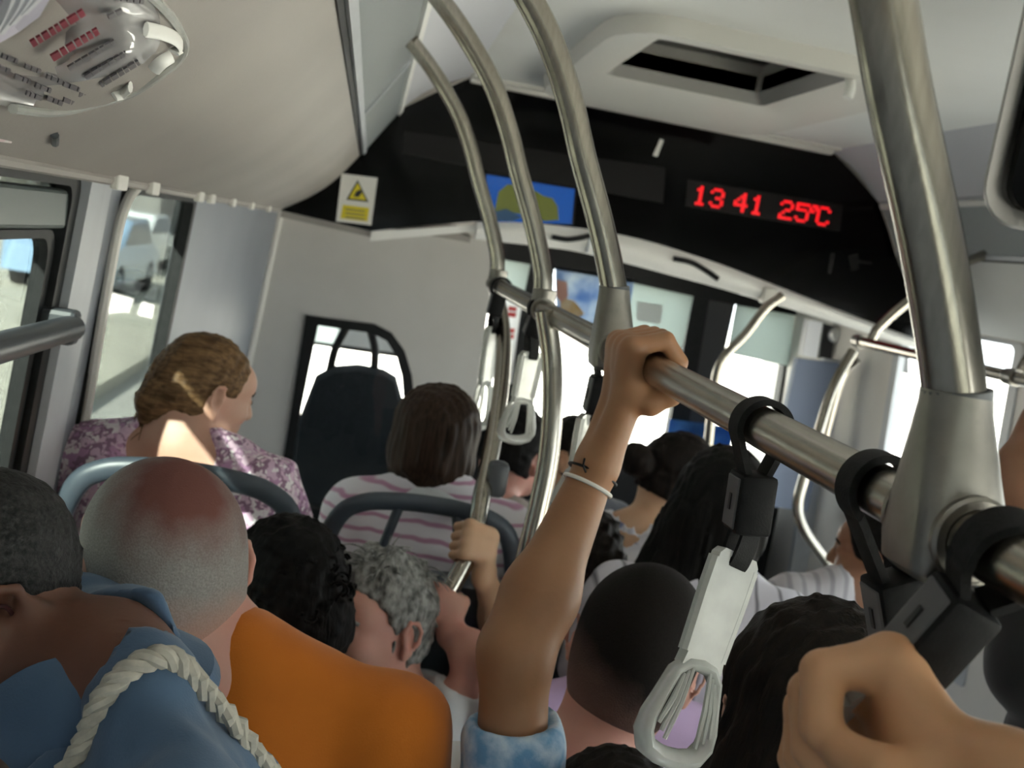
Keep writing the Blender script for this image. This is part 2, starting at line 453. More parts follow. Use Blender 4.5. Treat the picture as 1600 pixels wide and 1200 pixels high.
def rrect(y0, y1, z0, z1, r, n=5, rs=None):
    """rounded rectangle in (y,z), counter-clockwise; rs gives per-corner radii bl, br, tr, tl"""
    rs = rs or (r, r, r, r); out = []
    for (cy, cz, a0, q) in ((y0 + rs[0], z0 + rs[0], 180, rs[0]), (y1 - rs[1], z0 + rs[1], 270, rs[1]), (y1 - rs[2], z1 - rs[2], 0, rs[2]), (y0 + rs[3], z1 - rs[3], 90, rs[3])):
        for k in range(n + 1):
            a = math.radians(a0 + 90 * k / n); out.append((cy + q * math.cos(a), cz + q * math.sin(a)))
    return out
def side_window(name, y0, y1, z0, z1, xf, sgn, sash=None, fr=.03, rs=None, fm='rubber', pane='tint_glass'):
    """rubber frame, glass panes and sash bar in a side wall; sgn=+1: cabin lies towards +X"""
    P = lambda y, z, d=0: A(xf(z) + sgn * d, y, z)
    root = MB()
    o = rrect(y0 - .008, y1 + .008, z0, z1 + .004, .03, rs=rs); i_ = rrect(y0 + fr, y1 - fr, z0 + fr, z1 - .012, .03, rs=rs)
    root.frame([P(*q, .006) for q in o], [P(*q, .006) for q in i_], (-sgn * .03, 0, 0))
    w = struct(root, name, fm)
    cuts = [z0, z1] if sash is None else [z0, sash, z1]
    for k in range(len(cuts) - 1):
        g = MB(); q = [P(y0 + .004, cuts[k], -.016), P(y1 - .004, cuts[k], -.016), P(y1 - .004, cuts[k + 1], -.016), P(y0 + .004, cuts[k + 1], -.016)]
        g.prism(q, (-sgn * .005, 0, 0)); g.build('pane', pane, w)
    if sash:
        s = MB(); s.obox(P((y0 + y1) / 2, sash, -.012), np.eye(3), (.014, (y1 - y0) / 2 - .01, .028), .006); s.build('sash_bar', 'sash_green', w)
        s = MB(); zz = sash - .03                                # slim black rim of the lower sliding pane
        o = rrect(y0 + fr, y1 - fr - .004, z0 + .03, zz, .04); i_ = rrect(y0 + fr + .02, y1 - fr - .03, z0 + .05, zz - .012, .04)
        s.frame([P(*q, -.004) for q in o], [P(*q, -.004) for q in i_], (-sgn * .02, 0, 0)); s.build('pane_rim', 'rubber', w)
    return w
mat('sash_green', (.11, .13, .125), .4)
mat('bar_grey', (.06, .065, .073), .4)
zs = wy(60, 325)[2]
side_window('window_1', 1.04, W1R, ZB, ZT, wx, 1, sash=zs)  # unseen near end cut short so solid wall keeps sun off nearest man
side_window('window_2', W2L, W2R, ZB, ZT, wx, 1, rs=(.03, .03, .02, .09))
side_window('window_3', YB + .15, YB + .8, ZB, ZT, wx, 1)
# pale curved lip on the near side of the second window, pillar ribs beside it
lip = [wy(x, y) for x, y in ((206, 288), (192, 305), (181, 330), (172, 365), (160, 430), (146, 510), (128, 620), (112, 710), (95, 800))]
lip += [A(wx(1.0), lip[-1][1] , 1.0)]
mb = MB(); mb.tube(spline([p + A(.012, 0, 0) for p in lip], 5), .009, 8); struct(mb, 'trim_2', 'trim_pale', smooth=True)
for k, (px0, px1, py, d) in enumerate(((126, 150, 272, .018), (153, 168, 280, .010))):
    m_ = MB(); ya, yb_ = wy(px0, py)[1], wy(px1, py)[1]
    q = [A(wx(.2), ya, .2), A(wx(.2), yb_, .2), A(wx(ZT), yb_, ZT), A(wx(ZT), ya, ZT)]
    m_.prism(q, (d, 0, 0)); struct(m_, 'trim_%d' % (3 + k), 'pillar_grey')
# bumpy line of clips under the cove
t = thing('cove_seal', 'thin cream sealing strip with clips along the cove, above the left windows', 'trim', (wx(ZT), 1.6, ZT))
m_ = MB(); m_.tube([A(-.365, y, 1.752 ) for y in np.linspace(-1, YF, 30)], .008, 8); m_.build('strip', 'panel_cream', t, True)
for y in (1.62, 1.86, 2.35, 2.52, 2.9, 3.35, 3.9):
    m_ = MB(); m_.obox(A(-.357, y, 1.750), np.eye(3), (.006, .03, .011), .003); m_.build('clip', 'trim_pale', t)
# grab bar across the near window
pb0, pb1 = wy(-60, 545), wy(118, 492)
t = thing('window_bar', 'thick dark grey grab bar across the left window', 'bar', pb1)
e0 = A(wx(1.56) + .035, .35, 1.552); e1 = A(wx(1.56) + .035, W1R - .02, pb1[2])
m_ = MB(); m_.tube([e0, (e0 + e1) / 2, e1], .019, 16); m_.build('bar', 'bar_grey', t, True)
m_ = MB(); m_.obox(e1 + A(-.02, .0, 0), np.eye(3), (.028, .02, .026), .008); m_.build('end_bracket', 'bar_grey', t)

# ------------------------------------------------------------------ right wall (doors and windows) and back wall
yb = [Y0, -2.6, -1.2, -1.0, .6, .8, 2.3, 2.5, 3.5, 3.9, 4.9, Y1]
wall_grid('wall_right', wxr, .05, yb, [0, .35, .85, 1.745, 1.765], lambda i, j: (j == 2 and i in (1, 3, 5, 7)) or (i == 9 and j in (1, 2)), 'panel_grey')
for k, (a, b) in enumerate(((-1.0, .6), (.8, 2.3), (2.5, 3.5), (-2.6, -1.2))):
    side_window('window_%d' % (4, 5, 6, 9)[k], a, b, .85, 1.745, wxr, -1, pane='clear_glass')
side_window('door_1', 3.9, 4.9, .35, 1.745, wxr, -1, fr=.05, fm='pillar_grey', pane='clear_glass')
mb = MB(); mb.box((-.6, Y0 - .05, 0), (2.7, Y0, .9)); mb.box((-.6, Y0 - .05, 1.9), (2.7, Y0, 2.75)); mb.box((-.6, Y0 - .05, .9), (-.1, Y0, 1.9)); mb.box((2.2, Y0 - .05, .9), (2.7, Y0, 1.9))
struct(mb, 'wall_rear', 'panel_grey')
mb = MB(); mb.box((-.1, Y0 - .03, .9), (2.2, Y0 - .025, 1.9)); struct(mb, 'window_10', 'grey_glass')

# ------------------------------------------------------------------ bulkhead behind the driver, with the black-framed opening
def Q(px, py, Y=YB): return at(px, py, Y)
op = [(478, 492), (530, 499), (585, 506), (612, 520), (632, 548), (643, 585), (648, 625), (640, 700), (625, 830), (430, 800), (455, 640)]
oi = [(497, 508), (530, 513), (580, 520), (604, 532), (619, 556), (628, 590), (631, 628), (624, 700), (610, 812), (446, 786), (470, 640)]
OP = [Q(*p) for p in op]; OI = [Q(*p) for p in oi]
L_ = wx(1.2) - .02
zb0 = OP[9][2]
outer = [A(L_, YB, 1.80), A(-.05, YB, 1.80), A(.30, YB, 1.80), A(Q(776, 400)[0], YB, 1.80), A(Q(765, 470)[0], YB, 1.45), A(Q(755, 540)[0], YB, 1.22), A(Q(748, 600)[0], YB, 1.05), A(Q(740, 660)[0], YB, .9), A(Q(725, 800)[0], YB, 0), A(L_, YB, 0), A(L_, YB, 1.0)]
mb = MB(); mb.frame(outer, OP, (0, .05, 0)); struct(mb, 'wall_front', 'panel_grey')
fr = MB(); fr.frame([p - A(0, .015, 0) for p in OP], [p - A(0, .015, 0) for p in OI], (0, .08, 0)); w9 = struct(fr, 'window_7', 'rubber')
g = MB(); g.prism([p + A(0, .03, 0) for p in OI], (0, .004, 0)); g.build('pane', 'clear_glass', w9)
# rounded corner strip between side wall and bulkhead
mb = MB(); mb.tube([A(wx(z) + .005, YB - .005, z) for z in np.linspace(0, 1.78, 12)], .022, 12); struct(mb, 'trim_5', 'panel_grey', smooth=True)
# narrow lip over the bulkhead
mb = MB(); q = [at(440, 330, YF + .01), at(585, 362, YF + .01), at(585, 372, YF + .01), at(438, 339, YF + .01)]
mb.prism(q, (0, .06, 0)); struct(mb, 'trim_6', 'panel_cream')
mb = MB(); q = [at(580, 362, YF - .01), at(640, 358, YF - .01), at(755, 350, YF - .01), at(755, 361, YF - .01), at(640, 371, YF - .01), at(578, 377, YF - .01)]
mb.prism(q, (0, .05, 0)); struct(mb, 'trim_7', 'trim_white')
q = [A(-.36, YF + .03, 1.758), A(.40, YF + .03, 1.758), A(.40, YB + .02, 1.80), A(L_, YB + .02, 1.80)]
mb = MB(); mb.prism(q, (0, 0, .03)); struct(mb, 'ceiling_cab', 'panel_cream')

# ------------------------------------------------------------------ black header with displays
hd = [(438, 329), (500, 287), (562, 243), (592, 207), (627, 170), (680, 145), (735, 122), (1010, 178), (1300, 236), (1337, 275), (1372, 316), (1388, 360), (1400, 401), (1436, 460), (1469, 512),
      (1440, 532), (1400, 518), (1300, 480), (1200, 441), (1100, 404), (980, 369), (850, 350), (740, 346), (640, 354), (580, 361), (510, 345)]
H = [at(x, y, YF) for x, y in hd]
t = thing('front_header', 'black glossy header panel above the windscreen, holding the clock and screens', 'panel', (CX, YF, 1.75))
m_ = MB(); m_.prism(H, (0, .06, 0)); m_.build('panel', 'black_gloss', t)
def plate(parent, name, pts, m, off, th=.004, **kw):
    m_ = MB(); m_.prism([at(x, y, YF) - A(0, off, 0) for x, y in pts], (0, th, 0)); return m_.build(name, m, parent, **kw)
plate(t, 'dark_display', [(632, 205), (1040, 262), (1036, 318), (628, 240)], 'led_off', .004, .004)
plate(t, 'white_mark', [(1020, 243), (1031, 217), (1037, 219), (1027, 245)], 'sign_white', .003, .003)
for pts in ([(1325, 400), (1340, 396), (1342, 420), (1330, 424)], [(1330, 405), (1362, 409), (1362, 413), (1330, 410)], [(1298, 395), (1304, 396), (1298, 428), (1293, 426)]):
    plate(t, 'switch_mark', pts, 'led_off', .003, .003)
# LED clock made of dots
FONT = {'1': ("00100", "01100", "00100", "00100", "00100", "00100", "01110"), '3': ("01110", "10001", "00001", "00110", "00001", "10001", "01110"),
        '4': ("00010", "00110", "01010", "10010", "11111", "00010", "00010"), '2': ("01110", "10001", "00001", "00110", "01000", "10000", "11111"),
        '5': ("11111", "10000", "11110", "00001", "00001", "10001", "01110"), 'o': ("011", "101", "110", "000", "000", "000", "000"),
        'C': ("01110", "10001", "10000", "10000", "10000", "10001", "01110"), ' ': ("00",) * 7, ':': ("0",) * 7, '-': ("0",) * 7}
tc = thing('clock_display', 'red dot matrix clock reading 13 41 and 25 degrees on the black header', 'display', at(1190, 320, YF - .02))
plate(tc, 'backing', [(1074, 280), (1316, 320), (1312, 362), (1070, 322)], 'led_off', .006, .005)
c0, c1 = at(1086, 302, YF), at(1300, 342, YF)
zt0 = at(1087, 290, YF)[2]; zt1 = at(1086, 319, YF)[2]
cell = (zt0 - zt1) / 6.6; text = ['1', '-', '3', '-', ' ', '-', '4', '-', '1', '-', ' ', ' ', '-', '2', '-', '5', 'o', 'C']
cols = sum(len(FONT[ch][0]) for ch in text); wcell = (c1[0] - c0[0]) / cols; cx = 0
tl = at(1086, 289, YF); tr = at(1298, 325, YF)
for ch in text:
    m_ = MB(); g = FONT[ch]; n = 0
    for r in range(7):
        for c in range(len(g[0])):
            if g[r][c] == '1':
                k = (cx + c + .5) / cols; p = tl + (tr - tl) * k - A(0, .010, cell * (r + .5)); n += 1
                m_.obox(p, np.eye(3), (wcell * .46, .003, cell * .46))
    cx += len(g[0])
    if n: m_.build({'o': 'degree_sign', 'C': 'letter'}.get(ch, 'digit'), 'led_red', tc)
# screen with blue picture
ts = thing('info_screen', 'blue screen with an olive green shape set in the black header', 'screen', at(828, 345, YF - .02))
plate(ts, 'bezel', [(754, 268), (900, 293), (897, 352), (750, 349)], 'black_plastic', .012, .012)
plate(ts, 'picture', [(760, 273), (897, 296), (892, 350), (754, 346)], 'screen_blue', .015, .003)
plate(ts, 'olive_shape', [(772, 330), (778, 300), (792, 288), (815, 290), (835, 298), (848, 306), (862, 310), (870, 322), (872, 344), (850, 346), (838, 338), (815, 336), (800, 332)], 'screen_olive', .018, .003)
plate(ts, 'dark_shape', [(770, 332), (790, 326), (815, 340), (800, 346), (770, 345)], 'screen_dark', .0195, .003)
# warning sticker
tw = thing('warning_sign', 'white sticker with a yellow warning triangle at the left end of the black header', 'sign', at(555, 352, YF - .02))
plate(tw, 'card', [(534, 271), (590, 278), (580, 352), (525, 346)], 'sign_white', .006, .004)
plate(tw, 'triangle', [(559, 281), (576, 316), (541, 312)], 'ink_black', .0075, .002)
plate(tw, 'triangle_field', [(559, 286), (572, 313), (545, 310)], 'sign_yellow', .009, .002)
plate(tw, 'pictogram', [(556, 300), (563, 296), (566, 301), (560, 308), (553, 307)], 'ink_black', .0105, .002)
plate(tw, 'yellow_block', [(536, 320), (577, 325), (574, 346), (532, 341)], 'sign_yellow', .0075, .002)
for y in (326, 332, 338):
    plate(tw, 'text_line', [(540, y), (570, y + 3.6), (570, y + 5.4), (540, y + 1.8)], 'ink_grey', .009, .001)

# white moulded trim arching over the windscreen
tp = [(745, 346), (850, 350), (980, 369), (1100, 404), (1200, 441), (1300, 480), (1400, 518), (1450, 536)]
bt = [(742, 372), (850, 384), (930, 397), (1100, 441), (1200, 470), (1300, 500), (1400, 533), (1450, 548)]
tpw = spline([at(x, y, YF - .02) for x, y in tp], 6); btw = spline([at(x, y + 2, YF - .02) for x, y in bt], 6)
mb = MB(); n = len(tpw)
mb.grid(lambda u, v: (lambda k: tpw[k] * (1 - v) + btw[k] * v - A(0, .03 * math.sin(math.pi * v), 0))(int(round(u * (n - 1)))), n - 1, 8, thick=(0, .06, 0))
struct(mb, 'trim_8', 'trim_white', smooth=True)
for nm, pts in (('trim_9', [(862, 370), (885, 374), (905, 372), (922, 368)]), ('trim_10', [(1052, 404), (1080, 410), (1105, 424), (1122, 436)])):
    mb = MB(); mb.tube(spline([at(x, y, YF - .055) for x, y in pts], 6), .011, 8); struct(mb, nm, 'rubber', smooth=True)
mb = MB(); mb.obox(at(919, 381, YF - .045), np.eye(3), (.004, .012, .035)); struct(mb, 'trim_11', 'pillar_grey')

# ------------------------------------------------------------------ windscreen
YW = 6.2
def bar4(m_, pts, Y, th=.08): m_.prism([at(x, y, Y) for x, y in pts], (0, th, 0))
ws = MB(); bar4(ws, [(782, 376), (870, 385), (1000, 402), (1120, 436), (1270, 470), (1268, 497), (1114, 470), (985, 441), (866, 420), (780, 404)], YW - .03)
wsf = struct(ws, 'window_8', 'rubber')
def post(pts, m='rubber', Y=YW, th=.09):
    m_ = MB(); bar4(m_, pts, Y, th); return m_.build('post', m, wsf)
post([(829, 405), (868, 411), (800, 780), (762, 780)], 'pillar_dark' if 0 else 'rubber')
post([(1087, 440), (1112, 446), (1070, 700), (1040, 700)])
mat('post_grey', (.04, .04, .043), .5)
post([(1112, 446), (1152, 458), (1100, 700), (1070, 700)], 'post_grey')
post([(1242, 470), (1266, 478), (1228, 720), (1202, 712)])
def pane_(pts, nm='pane', m='clear_glass', Y=YW + .03, th=.005):
    m_ = MB(); bar4(m_, pts, Y, th); return m_.build(nm, m, wsf)
pane_([(784, 395), (835, 400), (770, 780), (715, 780)])
pane_([(862, 405), (1095, 440), (1040, 800), (795, 800)])
pane_([(1145, 455), (1248, 472), (1200, 760), (1090, 760)])
mat('blind_cloth', (.60, .655, .635), .8)
translucent('blind_cloth', .5)
pane_([(786, 400), (830, 407), (818, 465), (778, 462)], 'sun_blind', 'blind_cloth', YW - .02)
pane_([(990, 438), (1086, 452), (1066, 545), (972, 530)], 'sun_blind', 'blind_cloth', YW - .02)
pane_([(1152, 468), (1243, 486), (1232, 572), (1136, 552)], 'sun_blind', 'blind_cloth', YW - .02)
# printed poster stuck inside the windscreen, a small paper beside it
t = thing('windscreen_poster', 'blurred blue and orange poster stuck on the windscreen between two poles', 'poster', at(905, 520, YW - .03))
def wplate(parent, nm, pts, m, off, Y=YW): 
    m_ = MB(); m_.prism([at(x, y, Y) - A(0, off, 0) for x, y in pts], (0, .003, 0)); return m_.build(nm, m, parent)
wplate(t, 'sheet', [(866, 416), (990, 436), (972, 530), (868, 512)], 'poster_blue', .03)
wplate(t, 'orange_patch', [(874, 462), (896, 470), (912, 490), (890, 500), (874, 488)], 'poster_orange', .034)
wplate(t, 'pink_patch', [(868, 436), (884, 440), (886, 462), (876, 472), (868, 464)], 'poster_skin', .038)
t = thing('paper_notice', 'small white paper on the sun blind of the windscreen', 'paper', at(1012, 505, YW - .03))
wplate(t, 'sheet', [(994, 470), (1034, 476), (1030, 506), (992, 500)], 'poster_white', .032)
t = thing('red_letter_banner', 'narrow pale strip with red letters beside the left windscreen post', 'sign', at(797, 560, YW - .004))
wplate(t, 'strip', [(788, 466), (815, 470), (800, 600), (770, 590)], 'poster_white', .0, YW - .004)
for y in (478, 487, 512, 521):
    wplate(t, 'letter', [(795 - (y - 478) * .1, y), (808 - (y - 478) * .1, y + 2), (806 - (y - 478) * .1, y + 9), (793 - (y - 478) * .1, y + 7)], 'ink_red2' if 0 else 'red_paint', .004, YW - .004)
t = thing('blue_notice', 'blue printed notice low on the windscreen behind the long haired passenger', 'poster', at(1080, 720, YW - .1))
wplate(t, 'sheet', [(1046, 655), (1150, 668), (1130, 735), (1036, 722)], 'blue_print', .0, YW - .1)
wplate(t, 'pale_patch', [(1062, 676), (1090, 680), (1084, 712), (1058, 706)], 'poster_skin', .004, YW - .1)
# dashboard beneath the windscreen
mb = MB(); mb.box((.2, 5.7, 0), (2.5, 6.15, .78), .05); struct(mb, 'dashboard', 'black_plastic')
mb = MB(); mb.box((-.6, YW, 0), (2.7, YW + .08, .62)); mb.box((-.6, YW, 1.80), (2.7, YW + .08, 2.8)); struct(mb, 'wall_nose', 'panel_grey')
# door side: blue-grey panel, white hardware
mb = MB(); bar4(mb, [(1246, 560), (1312, 568), (1262, 800), (1196, 790)], 5.3, .05); struct(mb, 'partition_panel', 'blue_panel')
mb = MB(); bar4(mb, [(1264, 500), (1286, 504), (1276, 560), (1254, 556)], 5.25, .06); struct(mb, 'door_post', 'lilac_white')
mb = MB(); bar4(mb, [(1286, 505), (1420, 540), (1420, 585), (1280, 560)], 5.6, .05); struct(mb, 'door_header', 'post_grey')
mb = MB(); bar4(mb, [(1288, 560), (1345, 570), (1300, 900), (1235, 900)], 5.5, .05); struct(mb, 'door_column', 'pillar_grey')
t = thing('door_lamp', 'small round white lamp on the dark strip by the front door', 'lamp', at(1305, 523, 5.57))
m_ = MB(); m_.lathe(at(1305, 523, 5.585), (0, -1, 0), [(0, .038), (.02, .038), (.035, .03), (.042, .0)], 20); m_.build('lens', 'trim_white', t, True)
m_ = MB(); m_.lathe(at(1305, 523, 5.60), (0, -1, 0), [(0, .045), (.03, .045)], 20); m_.build('collar', 'pillar_grey', t, True)

# driver's seat behind the bulkhead opening
t = thing('driver_seat', 'black high backed driver seat seen through the bulkhead window', 'seat', at(540, 900, 5.75) * A(1, 1, 0) + A(0, 0, 0))
YS = 5.62
sp = [(492, 590), (520, 575), (560, 572), (600, 580), (620, 592), (633, 640), (640, 760), (620, 860), (450, 850), (452, 740), (465, 660)]
m_ = MB(); S = [at(x, y, YS) for x, y in sp]; cS = np.mean(S, 0)
for k, (f_, dy) in enumerate(((.93, -.02), (1., .02), (1., .10), (.93, .14))):
    V = [cS + (p - cS) * f_ + A(0, dy, 0) for p in S]
    if k == 0: Vs = []
    Vs += V
n = len(S); Fc = [tuple(range(n))[::-1], tuple(3 * n + i for i in range(n))] + [(k * n + i, k * n + (i + 1) % n, (k + 1) * n + (i + 1) % n, (k + 1) * n + i) for k in range(3) for i in range(n)]
m_.add(Vs, Fc); m_.build('backrest', 'seat_cloth', t, True)
for a, b, c in (((541, 512), (524, 545), (514, 585)), ((579, 516), (586, 548), (584, 585))):
    m_ = MB(); m_.tube(spline([at(*a, YS + .05), at(*b, YS + .05), at(*c, YS + .05)], 5), .022, 10); m_.build('headrest_post', 'black_plastic', t, True)
m_ = MB(); c_ = at(560, 500, YS + .06); m_.obox(c_ + A(0, 0, .05), np.eye(3), (.14, .05, .085), .04); m_.build('headrest', 'seat_cloth', t, True)
m_ = MB(); m_.obox(A(cS[0], YS + .28, .55), np.eye(3), (.24, .20, .07), .04); m_.build('cushion', 'seat_cloth', t, True)
m_ = MB(); m_.lathe(A(cS[0], YS + .28, 0), (0, 0, 1), [(0, .18), (.03, .18), (.05, .08), (.5, .08)], 20); m_.build('pedestal', 'black_plastic', t, True)
# grey blind strip behind the driver
t = thing('cab_blind', 'pale grey roller blind above the driver seat', 'blind', at(560, 545, 6.1))
m_ = MB(); m_.prism([at(480, 500, 6.1), at(660, 530, 6.1), at(655, 560, 6.1), at(478, 534, 6.1)], (0, .01, 0)); m_.build('cloth', 'lilac_white', t)
m_ = MB(); m_.tube([at(478, 534, 6.1), at(655, 560, 6.1)], .012, 8); m_.build('hem_bar', 'post_grey', t)

# ------------------------------------------------------------------ roof hatch
t = thing('roof_hatch', 'open roof hatch with pale rounded surround in the white ceiling', 'hatch', (.93, 3.17, ZC - .03))
def hloop(gx0, gx1, gy0, gy1, z, r):
    return [A(HX0 - gx0 + 0 + p[0] * (HX1 - HX0 + gx0 + gx1), HY0 - gy0 + p[1] * (HY1 - HY0 + gy0 + gy1), z) for p in rrect(0, 1, 0, 1, r, 4)]
loops = [hloop(.155, .26, .10, .72, ZC, .16), hloop(.14, .245, .09, .70, ZC - .045, .15), hloop(.09, .19, .05, .10, ZC - .05, .12), hloop(.02, .03, .02, .03, ZC - .035, .05), hloop(0, 0, 0, 0, ZC - .0, .03), hloop(0, 0, 0, 0, ZC + .085, .03)]
def skin_loops(loops, m_):
    n = len(loops[0]); V = [p for l in loops for p in l]
    m_.add(V, [(k * n + i, k * n + (i + 1) % n, (k + 1) * n + (i + 1) % n, (k + 1) * n + i) for k in range(len(loops) - 1) for i in range(n)])
m_ = MB(); skin_loops(loops[:4], m_); m_.build('surround', 'trim_pale', t, True)
m_ = MB(); skin_loops(loops[3:], m_); m_.build('recess', 'hatch_grey', t, True)
m_ = MB(); m_.box((HX0 - .02, HY0 - .02, ZC + .085), (HX1 + .02, HY1 + .02, ZC + .11)); m_.build('lid', 'hatch_dark', t)
m_ = MB(); m_.obox(A(HX0 + .07, HY0 + .20, ZC + .075), np.eye(3), (.06, .04, .012), .005); m_.build('red_handle', 'red_paint', t)
t = thing('hatch_latch', 'small chrome latch with its bright glint coloured white, at the corner of the roof hatch', 'latch', A(1.165, 2.78, ZC - .09))
m_ = MB(); m_.tube(spline([A(1.165, 2.80, ZC - .045), A(1.165, 2.785, ZC - .075), A(1.16, 2.78, ZC - .10)], 5), [.014] * 10 + [.012], 10); m_.build('body', 'trim_white', t, True)  # plain white body stands in for the lamp reflection on the chrome

# monitor hanging at the upper right
t = thing('ceiling_monitor', 'black monitor in a rounded grey case at the top right corner', 'monitor', at(1640, 330, 1.9))
YM = 1.9
def mloop(px0, py0, grow, Y, r, n=5):
    c = at(px0, py0, Y); x0, z0 = c[0] - grow, c[2] - grow; x1, z1 = x0 + .62 + 2 * grow, z0 + .42 + 2 * grow
    return [A(p[0], Y, p[1]) for p in rrect(x0, x1, z0, z1, r, n)]
lp = [mloop(1556, 322, 0, YM + .05, .05), mloop(1556, 322, .028, YM, .07), mloop(1556, 322, .034, YM + .01, .075), mloop(1556, 322, .034, YM + .09, .075), mloop(1556, 322, .0, YM + .13, .05)]
m_ = MB(); skin_loops(lp, m_); n = len(lp[0]); m_.F.append(tuple(4 * n + i for i in range(n))); m_.build('case', 'hatch_case', t, True) if 0 else None
mat('case_grey', (.38, .37, .36), .4)
m_.build('case', 'case_grey', t, True)
m_ = MB(); m_.prism([p - A(0, .044, 0) for p in mloop(1556, 322, .004, YM + .05, .05)], (0, .02, 0)); m_.build('screen', 'black_gloss', t)
m_ = MB(); m_.tube([A(2.05 - .95, YM + .07, 2.2), A(1.10, YM + .07, ZC)], .03, 10); 
c_ = at(1640, 200, YM); m_ = MB(); m_.tube([A(c_[0] + .2, YM + .07, c_[2] + .2), A(c_[0] + .2, YM + .07, ZC + .01)], .03, 12); m_.build('bracket', 'case_grey', t, True)

# poster in a clear holder on the left cove
def cv(u, v, h=0.):     # point on the left cove by (depth y, height v 0..1), h above its surface
    a, b = SEC[0], SEC[1]; bow = .035 * math.sin(math.pi * v)
    d = unit(A(b[0] - a[0], b[1] - a[1])); nr = A(d[1], -d[0])
    return A(a[0] + (b[0] - a[0]) * v + bow * .55 + nr[0] * h, u, a[1] + (b[1] - a[1]) * v - bow * .55 + nr[1] * h)
def cove_px(px, py, h=0.):
    """where a pixel meets the (flat chord of the) left cove"""
    a, b = SEC[0], SEC[1]; r = ray(px, py); d = unit(A(b[0] - a[0], b[1] - a[1])); nr = A(d[1], -d[0])
    s = ((a[0] - 0) * nr[0] + (a[1] - 1.75) * nr[1] + h) / (r[0] * nr[0] + r[2] * nr[1])
    return EYE + r * s
t = thing('route_poster', 'curled paper notice with red and black lines in a clear holder on the left cove', 'poster', cove_px(130, 160))
ol = [(-40, -30), (60, -60), (180, -40), (262, 20), (288, 62), (284, 88), (258, 112), (205, 146), (150, 162), (85, 176), (20, 170), (-40, 150)]
def sheet_h(x, y): return .022 + .016 * math.sin(x * .012) * math.cos(y * .014)
cpx, cpy = 120, 60
V = []; Fc = []; n = len(ol); rings = (1, .8, .6, .4, .2)
for rr in rings:
    for x, y in ol: V.append(cove_px(cpx + (x - cpx) * rr, cpy + (y - cpy) * rr, sheet_h(x * rr, y * rr)))
V.append(cove_px(cpx, cpy, sheet_h(cpx, cpy)))
for k in range(len(rings) - 1):
    for i in range(n): Fc.append((k * n + i, k * n + (i + 1) % n, (k + 1) * n + (i + 1) % n, (k + 1) * n + i))
Fc += [((len(rings) - 1) * n + i, (len(rings) - 1) * n + (i + 1) % n, len(rings) * n) for i in range(n)]
N = len(V); off = A(-.002, 0, .002)
V2 = V + [v + off for v in V]; Fc2 = Fc + [tuple(N + i for i in f[::-1]) for f in Fc] + [(i, (i + 1) % n, N + (i + 1) % n, N + i) for i in range(n)]
mat('paper', (.33, .315, .315), .25, col2=(.28, .265, .27), scale=6, coat=.4)
mat('reflection_lilac', (.70, .66, .76), .4)
link_mesh('sheet', V2, Fc2, 'paper', t, True)
random.seed(4)
def ink(nm, a, b, w, m, h=.004):
    """a printed row from a to b made of word blocks"""
    a, b = np.array(a, float), np.array(b, float); L = np.linalg.norm(b - a); d = (b - a) / L; nn = A(-d[1], d[0]); s = 0; m_ = MB()
    while s < L:
        l = min(random.uniform(.6, 1.7) * w, L - s)
        q = [a + d * s - nn * w / 2, a + d * (s + l) - nn * w / 2, a + d * (s + l) + nn * w / 2, a + d * s + nn * w / 2]
        P_ = [cove_px(x, y, sheet_h(x, y) + h + .004) for x, y in q]; m_.prism(P_, (-.001, 0, .001)); s += l + w * .28
    m_.build(nm, m, t)
for a, b, w in (((50, 70), (132, 20), 10), ((82, 92), (156, 48), 10)): ink('red_row', a, b, w, 'ink_red')
for a, b, w in (((108, 108), (180, 66), 7), ((134, 122), (198, 84), 7), ((158, 134), (218, 98), 7), ((170, 28), (192, 18), 7), ((180, -2), (226, 4), 7)): ink('dark_row', a, b, w, 'ink_grey')
for k in range(11):
    x, y = ((14, 92), (4, 108), (50, 108), (34, 124), (84, 124), (66, 138), (110, 136), (52, 150), (84, 158), (134, 152), (110, 160))[k]
    ink('small_row', (x - 10, y - 4), (x + 14, y + 5), 7, 'ink_grey')
m_ = MB()
m_.prism([cove_px(x, y, sheet_h(x, y) + .012) for x, y in [(-40, -30), (40, -50), (82, -8), (62, 26), (30, 50), (-40, 90)]], (-.002, 0, .002)); m_.build('lilac_reflection', 'reflection_lilac', t)  # flat lilac piece paints a reflection seen in the plastic
for k in range(4):  # pale lines painted as the stripes of that reflection
    pts = [(-20 + 18 * k, 62 - 16 * k), (6 + 18 * k, 22 - 12 * k), (20 + 18 * k, -14 - 10 * k)]
    m_ = MB(); m_.tube(spline([cove_px(x, y, sheet_h(x, y) + .016) for x, y in pts], 5), .004, 6); m_.build('reflection_stripe', 'lilac_white', t, True)
rim = [cove_px(x, y, sheet_h(x, y) + .006) for x, y in ((205, -34), (262, 20), (288, 62), (284, 88), (258, 112), (205, 146), (150, 162), (85, 176), (20, 170))]
m_ = MB(); m_.tube(spline(rim, 6), .004, 8); m_.build('holder_rim', 'clear_plastic', t, True)
for seg in ([(228, 46), (256, 52), (276, 62), (282, 74), (272, 82)], [(268, 88), (252, 98), (240, 110)], [(204, 136), (192, 146), (178, 150)]):  # white tubes paint the window glare on the clear rim
    m_ = MB(); m_.tube(spline([cove_px(x, y, sheet_h(x, y) + .012) for x, y in seg], 5), .0045, 8, flat=(1.3, .5)); m_.build('rim_glare', 'trim_white', t, True)
